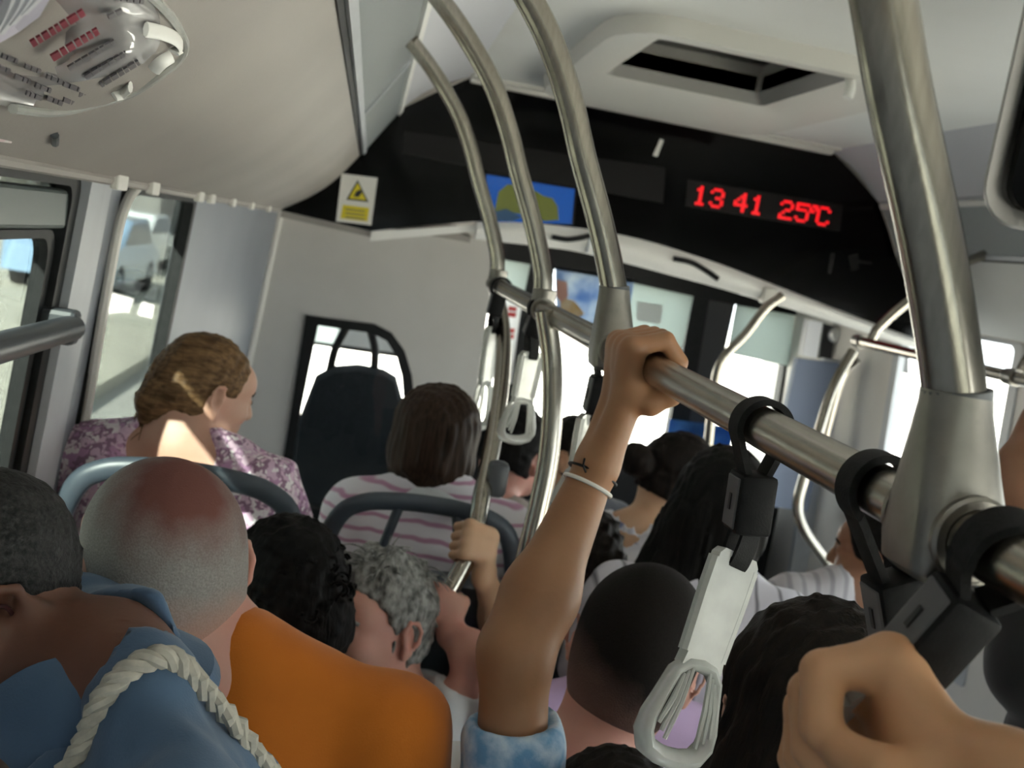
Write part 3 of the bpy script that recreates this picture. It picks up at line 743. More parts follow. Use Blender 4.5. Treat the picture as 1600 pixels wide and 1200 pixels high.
# little hook, and a flat pink and white patch below it
t = thing('cove_hook', 'tiny dark hook on the left cove above the first window', 'hook', cove_px(85, 218))
m_ = MB(); m_.tube(spline([cove_px(78, 205, .004), cove_px(86, 212, .014), cove_px(86, 224, .012)], 5), .004, 8); m_.build('hook', 'bar_grey', t, True)
t = thing('pink_spot', 'small pink and white patch at the left edge above the window', 'note', cove_px(5, 222))
m_ = MB(); m_.prism([cove_px(x, y, .006) for x, y in ((-30, 182), (26, 182), (24, 206), (18, 224), (-30, 218))], (-.002, 0, .002))
mat('pink', (.72, .45, .52), .6, col2=(.80, .76, .74), scale=30); m_.build('paper', 'pink', t)

# ------------------------------------------------------------------ hand rail, bowed poles, clamps
RT = .0178
def rail(Y): 
    k = (Y - .58) / 2.02
    return A(.358 - .046 * k, Y, 1.637 + .030 * k)
RD = unit(rail(2) - rail(1))
PROF = [(.000, 0), (-.004, .035), (-.012, .074), (-.044, .152), (-.085, .236), (-.116, .305), (-.160, .38), (-.225, .455), (-.29, .515)]
tr_ = thing('hand_rail', 'long brushed steel hand rail over the left seats, carried by bowed poles', 'rail', rail(.3))
m_ = MB(); m_.tube([rail(y) for y in (.16, .6, 1.2, 2.0, 2.62)], RT, 24); m_.build('rail_tube', 'steel_y', tr_, True)
def rail_y(px):                                                     # depth at which the rail crosses an image column
    lo, hi = .2, 3.
    for _ in range(40):
        mid = (lo + hi) / 2
        if proj(rail(mid))[0] > px: lo = mid
        else: hi = mid
    return (lo + hi) / 2
POLES = (.585, rail_y(957), rail_y(846), 2.58)
def pole_path(Y, k0=0):
    r = rail(Y); return spline([A(r[0] + dx, Y, r[2] + dz) for dx, dz in PROF[k0:]], 7)
for k, Y in enumerate(POLES):
    m_ = MB(); m_.tube(pole_path(Y, 1 if k < 2 else 0), RT, 24); m_.build('bowed_pole', 'steel', tr_, True)
    r = rail(Y)
    if k < 2:       # flared cast sleeve gripping the rail
        m_ = MB(); loops = []
        for z, hx, hy, e in ((.078, .0205, .0205, 2), (.070, .021, .021, 2), (.045, .0235, .0235, 3), (.015, .0270, .0275, 4.5), (-.012, .0285, .0300, 5), (-.026, .026, .028, 5), (-.031, .019, .022, 4)):
            l = []
            for q in np.linspace(0, 2 * np.pi, 32, endpoint=False):
                c, s = math.cos(q + .2), math.sin(q + .2); rr = (abs(c) ** e + abs(s) ** e) ** (-1 / e)
                l.append(r + A(hx * rr * c - .012 * max(0, z) / .078, hy * rr * s, z))
            loops.append(l)
        skin_loops(loops, m_); n = 32; m_.F.append(tuple(range(n))); m_.F.append(tuple(6 * n + i for i in range(n)))
        sl = m_.build('sleeve', 'cast_steel', tr_, True)
        for sg in (-1, 1):
            m_ = MB(); m_.lathe(r + RD * sg * .0255, RD * sg, [(0, .0255), (.004, .0255), (.006, .0235), (.006, .0185)], 28, caps=False); m_.build('collar', 'cast_steel', sl, True)
        m_ = MB(); m_.lathe(r + A(-.0115, 0, .0745), (-.2, 0, 1), [(0, .0202), (.006, .0202), (.006, .0178)], 24, caps=False); m_.build('joint_ring', 'bar_grey', sl, True)
    else:
        m_ = MB(); m_.lathe(r - RD * .024, RD, [(0, .0185), (0, .0225), (.048, .0225), (.048, .0185)], 24, caps=False); cl = m_.build('clamp', 'cast_steel', tr_, True)
        m_ = MB(); m_.lathe(r + A(0, 0, .012), (0, 0, 1), [(0, .022), (.024, .022), (.026, .0185)], 20); m_.build('collar', 'cast_steel', cl, True)
# lower curved stanchions below the rail
def stanchion(label, pts, rad=RT, mt='steel', extra=()):
    P_ = spline([at(x, y, Y) for x, y, Y in pts] + [A(*e) for e in extra], 7)
    t = thing('stanchion', label, 'pole', A(P_[-1][0], P_[-1][1], P_[-1][2]))
    m_ = MB(); m_.tube(P_, rad, 20); m_.build('tube', mt, t, True)
    return t, P_
s4, S4 = stanchion('curved steel pole gripped by two hands beside the striped passenger', [(777, 462, 2.58), (786, 520, 2.50), (784, 590, 2.36), (770, 690, 2.14), (752, 780, 2.00), (738, 850, 1.955), (712, 905, 1.925), (680, 960, 1.90), (655, 1010, 1.88)], extra=((at(640, 1040, 1.87)[0], 1.87, 1.08), (at(640, 1040, 1.87)[0], 1.87, .16)))
m_ = MB(); m_.obox(at(766, 745, 2.04) + A(.012, -.01, 0), np.eye(3), (.02, .02, .035), .012); m_.build('stop_button', 'bar_grey', s4, True)
s3, S3 = stanchion('curved steel pole hanging from the rail, just left of the raised arm', [(852, 485, 1.80), (862, 560, 1.80), (863, 640, 1.79), (856, 720, 1.78), (842, 790, 1.77), (825, 860, 1.76), (800, 960, 1.75)], extra=((at(800,960,1.75)[0]-.01, 1.75, 1.0), (at(800,960,1.75)[0]-.01, 1.75, .16)))

# right-hand rails by the door
t = thing('door_rail', 'grey steel rail frame on the right, beside the front door', 'rail', at(1330, 560, 3.55))
mrail = lambda y: A(mir(.33), y, 1.655)
m_ = MB(); m_.tube([mrail(3.70), mrail(2.2), mrail(1.2)], RT, 16); m_.build('rail_tube', 'steel_y', t, True)
for Y in (3.70, 2.75):
    m_ = MB(); m_.tube(spline([A(mir(rail(Y)[0] + dx * 1.5), Y, 1.655 + dz * .82) for dx, dz in PROF], 6), RT, 16); m_.build('bowed_pole', 'steel', t, True)
    m_ = MB(); m_.lathe(mrail(Y) + A(0, .024, 0), (0, -1, 0), [(0, .0185), (0, .0235), (.048, .0235), (.048, .0185)], 20, caps=False); m_.build('clamp', 'cast_steel', t, True)
dn = [(1333, 548, 3.70), (1300, 610, 3.66), (1278, 680, 3.62), (1258, 740, 3.6), (1246, 790, 3.58), (1256, 828, 3.56), (1285, 870, 3.54), (1312, 902, 3.52)]
m_ = MB(); m_.tube(spline([at(*p) for p in dn], 6), .0185, 16); m_.build('lower_bow', 'steel', t, True)
m_ = MB(); m_.tube(spline([at(1340, 562, 3.72), at(1318, 585, 3.75), at(1300, 640, 3.75), at(1280, 720, 3.75)], 6), .014, 12); m_.build('inner_bow', 'steel', t, True)
t = thing('door_pole', 'thin bent pale pole in front of the windscreen, under the white trim', 'pole', at(1110, 640, 4.3))
m_ = MB(); m_.tube(spline([at(1222, 462, 4.34), at(1196, 482, 4.33), at(1165, 522, 4.32), at(1130, 560, 4.3), at(1117, 600, 4.3), at(1108, 680, 4.3), at(1098, 800, 4.3)], 7), .019, 14); m_.build('tube', 'steel', t, True)
m_ = MB(); m_.obox(at(1200, 462, 4.36), np.eye(3), (.03, .03, .035), .012); m_.build('mount', 'trim_pale', t, True)

# ------------------------------------------------------------------ hanging straps
mat('plate_grey', (.085, .085, .09), .5)
def strap(label, Y, buckle_px, slot_px, end_px, Yb, Ys, Ye, face=.6, sc=1., group='hanging straps on the rail', rot=0., handle=True):
    """loop round the rail, buckle, webbing, clear handle; positions of its joints are given as pixels with depths"""
    r = rail(Y); B = at(*buckle_px, Yb); S = at(*slot_px, Ys); E = at(*end_px, Ye)
    t = thing('hanging_strap', label, 'strap', r - A(0, 0, .05), group)
    d = unit(B - r); side = unit(np.cross(d, RD)); wd = unit(np.cross(side, d))
    R_ = RT + .005; path = []
    bt = B - d * .026 * sc
    for q in np.linspace(-30, 210, 22):
        a = math.radians(q); path.append(r + R_ * (math.cos(a) * side - math.sin(a) * d))
    path = [bt + side * .009] + [r + R_ * (.8 * side) + d * .016] + path + [r - R_ * (.8 * side) + d * .016] + [bt - side * .009]
    m_ = MB(); m_.band(spline(path, 3), wd, .022 * sc, .0055); m_.build('loop', 'strap_black', t, True)
    Rb = np.column_stack([side, wd, d])
    m_ = MB(); m_.obox(B, Rb, A(.0165, .0175, .026) * sc, .004); bk = m_.build('buckle', 'black_plastic', t, True)
    sl_ = side * (-1 if side[0] > 0 else 1)
    m_ = MB(); m_.obox(B + sl_ * .0168 * sc, Rb, A(.0012, .013, .022) * sc, .001); m_.build('buckle_plate', 'plate_grey', bk)
    m_ = MB(); m_.obox(B + sl_ * .0182 * sc, Rb, A(.0008, .0022, .007) * sc); m_.build('slot', 'ink_black', bk)
    # lower webbing as a loop through the handle slot
    h = unit(E - S); fa = unit(math.cos(face) * unit(np.cross(h, A(0, 1, 0))) + math.sin(face) * A(0, 1, 0)); fa = unit(fa - h * (fa @ h)); th = np.cross(h, fa)
    b0 = B + d * .024 * sc; k = S + h * .008
    lp = [b0 + th * .006, (b0 + S) / 2 + th * .008, k + th * .006, k + h * .006, k - th * .006, (b0 + S) / 2 - th * .008, b0 - th * .006]
    m_ = MB(); m_.band(spline(lp, 5), fa, .020 * sc, .0035); m_.build('webbing', 'strap_black', t, True)
    if not handle: return t, h, fa, th
    L = np.linalg.norm(E - S)
    # clear handle: slotted plate that splays into a ribbed triangular grip
    P = lambda x, z, y=0.: S + fa * x * sc + h * z * L + th * y * sc
    m_ = MB()
    hw = [(0, .019), (.03, .0235), (.12, .024), (.50, .0215), (.56, .023)]
    o = [P(w, z) for z, w in hw] + [P(-w, z) for z, w in hw[::-1]]
    i_ = [P(.009, .02 + .0), P(.011, .03), P(.011, .055), P(.010, .065), P(.008, .07), P(-.008, .07), P(-.010, .065), P(-.011, .055), P(-.011, .03), P(-.009, .02)]
    m_.frame([p - th * .0055 for p in o], [p - th * .0055 for p in i_], th * .011)
    hd_ = m_.build('handle', 'clear_plastic', t)
    for sg in (-1, 1):
        m_ = MB(); m_.tube([P(sg * .0228, .05), P(sg * .0228, .2), P(sg * .0208, .50)], .0062 * sc, 8); m_.build('side_rib', 'clear_plastic', hd_, True)
    tri = [(0.0, .54, .0085), (.014, .55, .008), (.024, .60, .0075), (.030, .72, .008), (.035, .82, .009), (.035, .89, .010), (.028, .95, .0105), (.013, .975, .011), (0, .98, .011)]
    path = [(x, z, q) for x, z, q in tri] + [(-x, z, q) for x, z, q in tri[1:-1][::-1]]
    pp = np.array([P(x, z) for x, z, q in path]); m_ = MB(); m_.ring(pp, [q * sc for _, _, q in path], 10, flat=(1.0, .8), up=th); m_.build('grip_ring', 'clear_plastic', hd_, True)
    for sg in (-1, 1):
        for j in range(3):          # fluted fins along the grip
            a = P(sg * (.010 + .004 * j), .56 + .02 * j, .006); b = P(sg * (.018 + .006 * j), .90 - .03 * j, .009)
            m_ = MB(); m_.tube([a, (a + b) / 2 + th * .002, b], [.0018, .0026, .002], 6); m_.build('fin', 'clear_plastic', hd_, True)
    return t, h, fa, th
YA = rail_y(1190)
strap('hanging strap with clear plastic handle swinging in front of the dark haired heads', YA, (1172, 785), (1152, 865), (1040, 1190), YA, YA - .005, YA - .05, face=.35)
YBb = rail_y(1372)
strap('hanging strap half hidden behind the flared steel sleeve', YBb, (1402, 955), (1398, 1050), (1390, 1400), YBb, YBb, YBb, face=.3)
YC = rail_y(1570)
SLOT_C = at(1385, 1055, YC + .012); DIR_C = unit(.62 * unit(ray(1330, 1130)) + .38 * A(-.2, .2, -.95)); END_C = SLOT_C + DIR_C * .18
strap('nearest hanging strap, pulled aside by the fist at lower right', YC, (1468, 985), (1385, 1055), proj(END_C), YC + .015, YC + .012, END_C[1], face=.2, sc=1.0)
Yd = rail_y(846)
strap('far hanging strap between the two curved poles, clear handle tilted', Yd, (838, 505), (832, 550), (803, 690), Yd, Yd, Yd, face=.5)
Ye = rail_y(783)
strap('farthest hanging strap at the end of the rail, before the grey bulkhead', Ye, (776, 476), (770, 510), (748, 672), Ye, Ye, Ye, face=.9)
Yg = rail_y(955)
strap('hanging strap just behind the hand that grips the rail', Yg, (938, 618), (930, 648), (900, 800), Yg, Yg, Yg, face=.4)

# ------------------------------------------------------------------ passenger seats
def seat(label, c, top, w=.40, yaw=0., floor=.14, sh=.58, handle=True):
    """c: (x, y) of the backrest plane; top: height of the grab handle; passengers face +Y"""
    t = thing('passenger_seat', label, 'seat', (c[0], c[1] + .2, floor), 'passenger seats')
    X = lambda x, y, z: A(c[0] + x, c[1] + y, z)
    zs_ = top - (.13 if handle else .0); hw = w / 2
    pr = [(-hw, sh), (hw, sh), (hw * 1.0, zs_ - .12), (hw * .94, zs_ - .03), (hw * .8, zs_), (-hw * .8, zs_), (-hw * .94, zs_ - .03), (-hw, zs_ - .12)]
    lean = lambda z: (z - sh) * -.10
    m_ = MB(); loops = []
    cz = (sh + zs_) / 2
    for f_, dy in ((.94, -.02), (1, -.005), (1, .02), (.95, .04)):
        loops.append([X(x * f_, dy + lean(z), cz + (z - cz) * f_) for x, z in pr])
    skin_loops(loops, m_); n = len(pr); m_.F += [tuple(range(n)), tuple(3 * n + i for i in range(n))]; m_.build('back_shell', 'seat_plastic', t, True)
    if handle:
        arch = [(-hw * .97, zs_ - .14), (-hw * .93, zs_ - .02), (-hw * .80, top - .045), (-hw * .60, top - .008), (-hw * .3, top + .004), (0, top + .007), (hw * .3, top + .004), (hw * .60, top - .008), (hw * .80, top - .045), (hw * .93, zs_ - .02), (hw * .97, zs_ - .14)]
        m_ = MB(); m_.tube(spline([X(x, lean(z), z) for x, z in arch], 5), .0165, 14, flat=(1.1, .8)); m_.build('grab_handle', 'seat_plastic', t, True)
        for sg in (-1, 1):
            m_ = MB(); m_.tube(spline([X(sg * hw * .40, lean(zs_), zs_ - .01), X(sg * hw * .33, lean(top), (zs_ + top) / 2), X(sg * hw * .26, lean(top), top)], 5), .010, 10); m_.build('spoke', 'seat_plastic', t, True)
    m_ = MB(); m_.obox(X(0, .24, sh - .03), np.eye(3), (hw, .21, .035), .03); m_.build('cushion', 'seat_cloth', t, True)
    m_ = MB(); m_.obox(X(0, .035 + lean(cz), cz), np.eye(3), (hw * .84, .022, (zs_ - sh) * .42), .02); m_.build('back_pad', 'seat_cloth', t, True)
    m_ = MB(); m_.tube([X(0, .22, floor + .002), X(0, .22, sh - .06)], .035, 12); m_.build('pedestal', 'bar_grey', t, True)
    t.rotation_euler.z = math.radians(yaw)
    return t
# ------------------------------------------------------------------ street outside
mat('asphalt', (.55, .53, .49), .9, col2=(.48, .46, .43), scale=3)
mat('pavement', (.62, .58, .49), .9, col2=(.50, .47, .40), scale=.8)
mat('street_wall', (.42, .39, .33), .85, col2=(.34, .33, .30), scale=1.2)
mat('car_paint', (.80, .82, .84), .15, coat=.5)
mat('car_blue', (.25, .38, .55), .15, coat=.5)
mat('car_glass', (.03, .04, .05), .08)
mat('foliage', (.10, .14, .08), .8, col2=(.20, .24, .14), scale=2)
mb = MB(); mb.box((-40, -40, -.50), (40, 60, -.40)); struct(mb, 'ground_street', 'asphalt')
mb = MB(); mb.box((-14.2, -40, -.40), (-2.4, 60, -.26)); struct(mb, 'ground_pavement', 'pavement')
def car(label, x, y, m, L=4.3, W=1.75, flip=1):
    t = thing('parked_car', label, 'car', (x, y, -.26), 'cars in the street')
    prof = [(-L / 2, .30), (-L / 2, .75), (-L * .47, .85), (-L * .33, .92), (-L * .20, 1.38), (L * .14, 1.42), (L * .30, .95), (L * .47, .82), (L / 2, .62), (L / 2, .30)]
    bm_ = MB(); loops = []
    for xx, s_, zz in ((-W / 2, .96, .0), (-W / 2 + .06, 1, 0), (W / 2 - .06, 1, 0), (W / 2, .96, 0)):
        loops.append([A(x + xx, y + p * s_, -.26 + q - (.02 if abs(xx) == W / 2 else 0)) for p, q in prof])
    skin_loops(loops, bm_); n = len(prof); bm_.F += [tuple(range(n)), tuple(3 * n + i for i in range(n))]; bm_.build('body', m, t)
    for sg in (-1, 1):
        gl = MB(); q = [(-L * .29, .94), (-L * .18, 1.32), (L * .12, 1.36), (L * .25, .96)]
        gl.prism([A(x + sg * (W / 2 - .005), y + p, -.26 + z) for p, z in q], (sg * .012, 0, 0)); gl.build('side_glass', 'car_glass', t)
        for wy_ in (-L * .3, L * .3):
            wh = MB(); wh.lathe(A(x + sg * (W / 2 - .2), y + wy_, -.26 + .31), (sg, 0, 0), [(0, .31), (.19, .31), (.21, .28), (.21, .18), (.19, .17)], 20); wh.build('wheel', 'rubber', t, True)
    return t
car('white car parked in the street outside the second left window', -5.9, 28, 'car_paint')
car('blue car parked in the street before the white one', -5.0, 21.0, 'car_blue')
t = thing('street_wall', 'long pale wall across the street, outside the left windows', 'wall', (-14.4, 10, -.26))
m_ = MB(); m_.box((-14.8, -20, -.26), (-14.4, 60, 1.5)); m_.build('wall', 'street_wall', t)
m_ = MB(); m_.box((-14.9, -20, 1.5), (-14.3, 60, 1.6)); m_.build('coping', 'pavement', t)
for k in range(9):
    y = -2 + k * 5.2
    m_ = MB(); m_.box((-14.4, y, -.26), (-14.28, y + .5, 1.5)); m_.build('pier', 'pavement', t)
for k, (x, y, s_) in enumerate(((-18, 8, 2.2), (-18.5, 18, 2.8), (-18, 30, 2.6))):
    t = thing('street_tree', ('round green tree nearest the bus, behind the street wall', 'tall green tree behind the street wall', 'far green tree behind the street wall')[k], 'tree', (x, y, -.26), 'street trees')
    m_ = MB(); m_.tube([A(x, y, -.26), A(x, y, 3)], [.2, .14], 10); m_.build('trunk', 'street_wall', t, True)
    rng = np.random.RandomState(k); m_ = MB()
    for _ in range(260):
        d = unit(rng.normal(size=3)) * s_ * rng.uniform(.6, 1); c = A(x, y, 2.6 + s_ * .8) + d * A(1, 1, .8); R_ = np.linalg.qr(rng.normal(size=(3, 3)))[0]
        m_.add([c + R_ @ (A(a, b, 0) * .35) for a, b in ((-1, -.6), (1, -.6), (1, .6), (-1, .6))], [(0, 1, 2, 3)])
    m_.build('crown', 'foliage', t)
t = thing('far_building', 'grey building far down the street beyond the left windows', 'building', (-17, 60, -.26))
mat('facade', (.17, .17, .165), .8, col2=(.23, .225, .21), scale=.5)
m_ = MB(); m_.box((-28, 50, -.26), (-9.2, 80, 9)); m_.build('walls', 'facade', t)
for k in range(6):
    for z in (1.2, 4.2):
        m_ = MB(); m_.box((-26 + k * 2.8, 49.95, z), (-24.6 + k * 2.8, 50.05, z + 1.6)); m_.build('window', 'car_glass', t)
# ------------------------------------------------------------------ sculpting with distance fields
class Field:
    """signed distance field on a rectilinear grid, finer inside given zones"""
    def __init__(s, lo, hi, h, fine=()):
        s.ax = []
        for a in range(3):
            c = [lo[a]]
            while c[-1] < hi[a]:
                st = h
                for fl, fh, hf in fine:
                    if fl[a] - hf <= c[-1] <= fh[a]: st = min(st, hf)
                c.append(c[-1] + st)
            s.ax.append(np.array(c, np.float32))
        s.D = np.full([len(c) for c in s.ax], 9., np.float32)
    def sl(s, c0, c1):
        return tuple(slice(max(0, np.searchsorted(s.ax[a], c0[a]) - 1), np.searchsorted(s.ax[a], c1[a]) + 1) for a in range(3))
    def grid(s, q):
        return s.ax[0][q[0]][:, None, None], s.ax[1][q[1]][None, :, None], s.ax[2][q[2]][None, None, :]
    def comb(s, q, d, k, op):
        o = s.D[q]
        if op == 'u':
            h = np.clip(.5 + .5 * (o - d) / k, 0, 1); s.D[q] = o * (1 - h) + d * h - k * h * (1 - h)
        else:
            d = -d; h = np.clip(.5 - .5 * (o - d) / k, 0, 1); s.D[q] = o * (1 - h) + d * h + k * h * (1 - h)
    def cap(s, a, b, ra, rb, k=.015, op='u', inf=0.):
        ra, rb = ra + inf, rb + inf; a, b = np.asarray(a, float), np.asarray(b, float)
        m = max(ra, rb) + k + .02
        q = s.sl(np.minimum(a, b) - m, np.maximum(a, b) + m)
        if any(x.stop - x.start < 1 for x in q): return
        X, Y, Z = s.grid(q); ba = b - a; L = ba @ ba + 1e-12
        t = np.clip(((X - a[0]) * ba[0] + (Y - a[1]) * ba[1] + (Z - a[2]) * ba[2]) / L, 0, 1)
        d = np.sqrt((X - a[0] - ba[0] * t) ** 2 + (Y - a[1] - ba[1] * t) ** 2 + (Z - a[2] - ba[2] * t) ** 2) - (ra + (rb - ra) * t)
        s.comb(q, d, k, op)
    def ell(s, c, R, r, k=.015, op='u', inf=0.):
        c = np.asarray(c, float); r = np.asarray(r, float) + inf; m = r.max() + k + .02
        q = s.sl(c - m, c + m)
        if any(x.stop - x.start < 1 for x in q): return
        X, Y, Z = s.grid(q); X, Y, Z = X - c[0], Y - c[1], Z - c[2]
        l = [(X * R[0, i] + Y * R[1, i] + Z * R[2, i]) / r[i] for i in range(3)]
        k0 = np.sqrt(l[0] ** 2 + l[1] ** 2 + l[2] ** 2); k1 = np.sqrt((l[0] / r[0]) ** 2 + (l[1] / r[1]) ** 2 + (l[2] / r[2]) ** 2) + 1e-9
        s.comb(q, k0 * (k0 - 1) / k1, k, op)
    def cut(s, p, n, k=.004):
        """remove the half space on the side n points to"""
        X, Y, Z = s.grid((slice(None),) * 3); d = -((X - p[0]) * n[0] + (Y - p[1]) * n[1] + (Z - p[2]) * n[2])
        s.comb((slice(None),) * 3, d, k, 's')
    def noise(s, amp, freq, seed=0, dirs=None, n=7):
        """wavy relief; dirs (3 axis factors) stretch it"""
        rng = np.random.RandomState(seed); X, Y, Z = s.grid((slice(None),) * 3); f = np.asarray(dirs if dirs is not None else (1, 1, 1)) * freq
        near = np.abs(s.D) < .03; out = np.zeros_like(s.D)
        for _ in range(n):
            w = rng.normal(size=3) * f; p = rng.uniform(0, 6.28)
            out += np.sin(X * w[0] + Y * w[1] + Z * w[2] + p)
        s.D = np.where(near, s.D + amp * out / math.sqrt(n), s.D)
    def apply(s, prims, inf=0., k=None):
        for p in prims:
            if p[0] == 'c': s.cap(p[1], p[2], p[3], p[4], k or p[5], 'u', inf)
            elif p[0] == 'e': s.ell(p[1], p[2], p[3], k or p[4], 'u', inf)
            elif p[0] == '-e': s.ell(p[1], p[2], p[3], p[4], 's')
            elif p[0] == '-c': s.cap(p[1], p[2], p[3], p[4], p[5], 's')
    def mesh(s):
        D = s.D; D[0] = D[-1] = 1; D[:, 0] = D[:, -1] = 1; D[:, :, 0] = D[:, :, -1] = 1
        S = D < 0; cnt = np.zeros([n - 1 for n in D.shape], np.int8)
        cor = [(i, j, k) for i in (0, 1) for j in (0, 1) for k in (0, 1)]
        n0, n1, n2 = cnt.shape
        for i, j, k in cor: cnt += S[i:i + n0, j:j + n1, k:k + n2]
        I, J, K = np.nonzero((cnt > 0) & (cnt < 8)); idx = np.full(cnt.shape, -1, np.int32); idx[I, J, K] = np.arange(len(I))
        acc = np.zeros((len(I), 3)); num = np.zeros(len(I))
        P = lambda c: np.stack([s.ax[0][I + c[0]], s.ax[1][J + c[1]], s.ax[2][K + c[2]]], 1).astype(float)
        for a in cor:
            for ax_ in range(3):
                if a[ax_]: continue
                b = list(a); b[ax_] = 1
                va = D[I + a[0], J + a[1], K + a[2]]; vb = D[I + b[0], J + b[1], K + b[2]]; cr = (va < 0) != (vb < 0)
                t = np.where(cr, va / np.where(cr, va - vb, 1), 0).astype(float)[:, None]
                acc += np.where(cr[:, None], P(a) * (1 - t) + P(b) * t, 0); num += cr
        V = acc / np.maximum(num, 1)[:, None]; Fc = []
        for ax_ in range(3):
            o = [0, 0, 0]; o[ax_] = 1; u, v = (ax_ + 1) % 3, (ax_ + 2) % 3
            s0 = [slice(1, -1)] * 3; s0[ax_] = slice(0, -1); s1 = list(s0); s1[ax_] = slice(1, None)
            a, b = S[tuple(s0)], S[tuple(s1)]
            e = np.nonzero(a != b); st = a[e]; g = [e[i] + (1 if i != ax_ else 0) for i in range(3)]
            def cell(du, dv):
                h = list(g); h[u] = h[u] + du; h[v] = h[v] + dv; return idx[h[0], h[1], h[2]]
            q = np.stack([cell(-1, -1), cell(0, -1), cell(0, 0), cell(-1, 0)], 1)
            q[~st] = q[~st][:, ::-1]; q = q[(q >= 0).all(1)]; Fc.append(q)
        return V, np.vstack(Fc)
def quick_mesh(name, V, Fc, material, parent, **kw):
    me = bpy.data.meshes.new(name); org = base_of(parent); V = V - org
    me.vertices.add(len(V)); me.vertices.foreach_set('co', V.astype(np.float32).ravel())
    me.loops.add(Fc.size); me.loops.foreach_set('vertex_index', Fc.astype(np.int32).ravel())
    me.polygons.add(len(Fc)); me.polygons.foreach_set('loop_start', np.arange(0, Fc.size, 4, dtype=np.int32))
    me.update(calc_edges=True); me.validate(); me.shade_smooth()
    o = bpy.data.objects.new(name, me); COL.objects.link(o); o.parent = parent
    me.materials.append(MAT[material] if isinstance(material, str) else material)
    for k_, v in kw.items(): o[k_] = v
    return o
def merge(parts):
    V = []; Fc = []; n = 0
    for v, f in parts: V.append(v); Fc.append(f + n); n += len(v)
    return np.vstack(V), np.vstack(Fc)
def relax(V, Fc, it=2, w=.5):
    for _ in range(it):
        acc = np.zeros_like(V); num = np.zeros(len(V))
        for i in range(4):
            a, b = Fc[:, i], Fc[:, (i + 1) % 4]
            np.add.at(acc, a, V[b]); np.add.at(acc, b, V[a]); np.add.at(num, a, 1); np.add.at(num, b, 1)
        V = V * (1 - w) + w * acc / np.maximum(num, 1)[:, None]
    return V
def frame_R(yaw, pitch=0., roll=0.):
    """columns right, forward, up; yaw>0 turns left, pitch>0 nods down, roll>0 tilts to the right"""
    y, p, r = map(math.radians, (yaw, pitch, roll))
    Rz = np.array([[math.cos(y), -math.sin(y), 0], [math.sin(y), math.cos(y), 0], [0, 0, 1]])
    Rx = np.array([[1, 0, 0], [0, math.cos(-p), -math.sin(-p)], [0, math.sin(-p), math.cos(-p)]])
    Ry = np.array([[math.cos(r), 0, math.sin(r)], [0, 1, 0], [-math.sin(r), 0, math.cos(r)]])
    return Rz @ Rx @ Ry
I3 = np.eye(3)
def rotz(R, deg):
    a = math.radians(deg); return R @ np.array([[math.cos(a), -math.sin(a), 0], [math.sin(a), math.cos(a), 0], [0, 0, 1]])

def head_prims(o, R, s=1., ear=1.):
    P = lambda x, y, z: o + R @ (A(x, y, z) * s); r = lambda *v: A(*v) * s
    L = [('e', P(0, -.012, .032), R, r(.0745, .0945, .084), .01), ('e', P(0, -.035, -.025), R, r(.0655, .069, .074), .03), ('e', P(0, .030, -.030), R, r(.060, .064, .078), .035),
         ('e', P(0, .045, -.080), R, r(.045, .043, .034), .025), ('e', P(0, .078, -.098), R, r(.020, .016, .016), .018),
         ('e', P(0, .070, .035), R, r(.055, .030, .036), .03),
         ('e', P(.036, .066, -.028), R, r(.026, .024, .022), .02), ('e', P(-.036, .066, -.028), R, r(.026, .024, .022), .02),
         ('-e', P(.031, .102, .004), R, r(.017, .014, .012), .014), ('-e', P(-.031, .102, .004), R, r(.017, .014, .012), .014),
         ('e', P(.031, .086, .002), R, r(.0125, .0125, .0115), .003), ('e', P(-.031, .086, .002), R, r(.0125, .0125, .0115), .003),
         ('c', P(0, .094, .012), P(0, .112, -.030), .0075 * s, .0125 * s, .012), ('e', P(.012, .102, -.034), R, r(.009, .010, .008), .008), ('e', P(-.012, .102, -.034), R, r(.009, .010, .008), .008),
         ('e', P(0, .092, -.058), R, r(.023, .010, .0065), .006), ('e', P(0, .090, -.070), R, r(.020, .010, .0075), .006),
         ('-e', P(0, .106, -.0635), R, r(.024, .010, .0016), .004)]
    for sg in (-1, 1):
        Re = R @ frame_R(sg * -28, 0, 0); e = ear * s
        L += [('e', P(sg * .077, -.008, -.008), Re, A(.0075, .019, .031) * e, .008), ('e', P(sg * .078, -.002, -.034), Re, A(.006, .010, .011) * e, .006),
              ('-e', P(sg * .0875, -.006, -.004), Re, A(.009, .0125, .021) * e, .004), ('e', P(sg * .081, .006, -.010), Re, A(.005, .005, .010) * e, .004)]
        hx = [P(sg * .080, .012 * ear, .004), P(sg * .086, .004 * ear, .024 * ear), P(sg * .090, -.012 * ear, .023 * ear), P(sg * .092, -.021 * ear, .008), P(sg * .089, -.020 * ear, -.012 * ear), P(sg * .083, -.009 * ear, -.030 * ear), P(sg * .080, .001, -.037 * ear)]
        L += [('c', hx[i], hx[i + 1], .0040 * e, .0042 * e, .004) for i in range(6)]
    return L
def arm_prims(sh, el, wr, rs=.050, re=.040, rw=.0255, s=1.):
    m = el + (wr - el) * .28
    return [('c', sh, el, rs * s, re * s, .02), ('e', sh + (el - sh) * .45, I3, A(1, 1, 1) * rs * .98 * s, .03), ('c', el, m, re * s, re * 1.05 * s, .03), ('c', m, wr, re * 1.05 * s, rw * s, .03)]
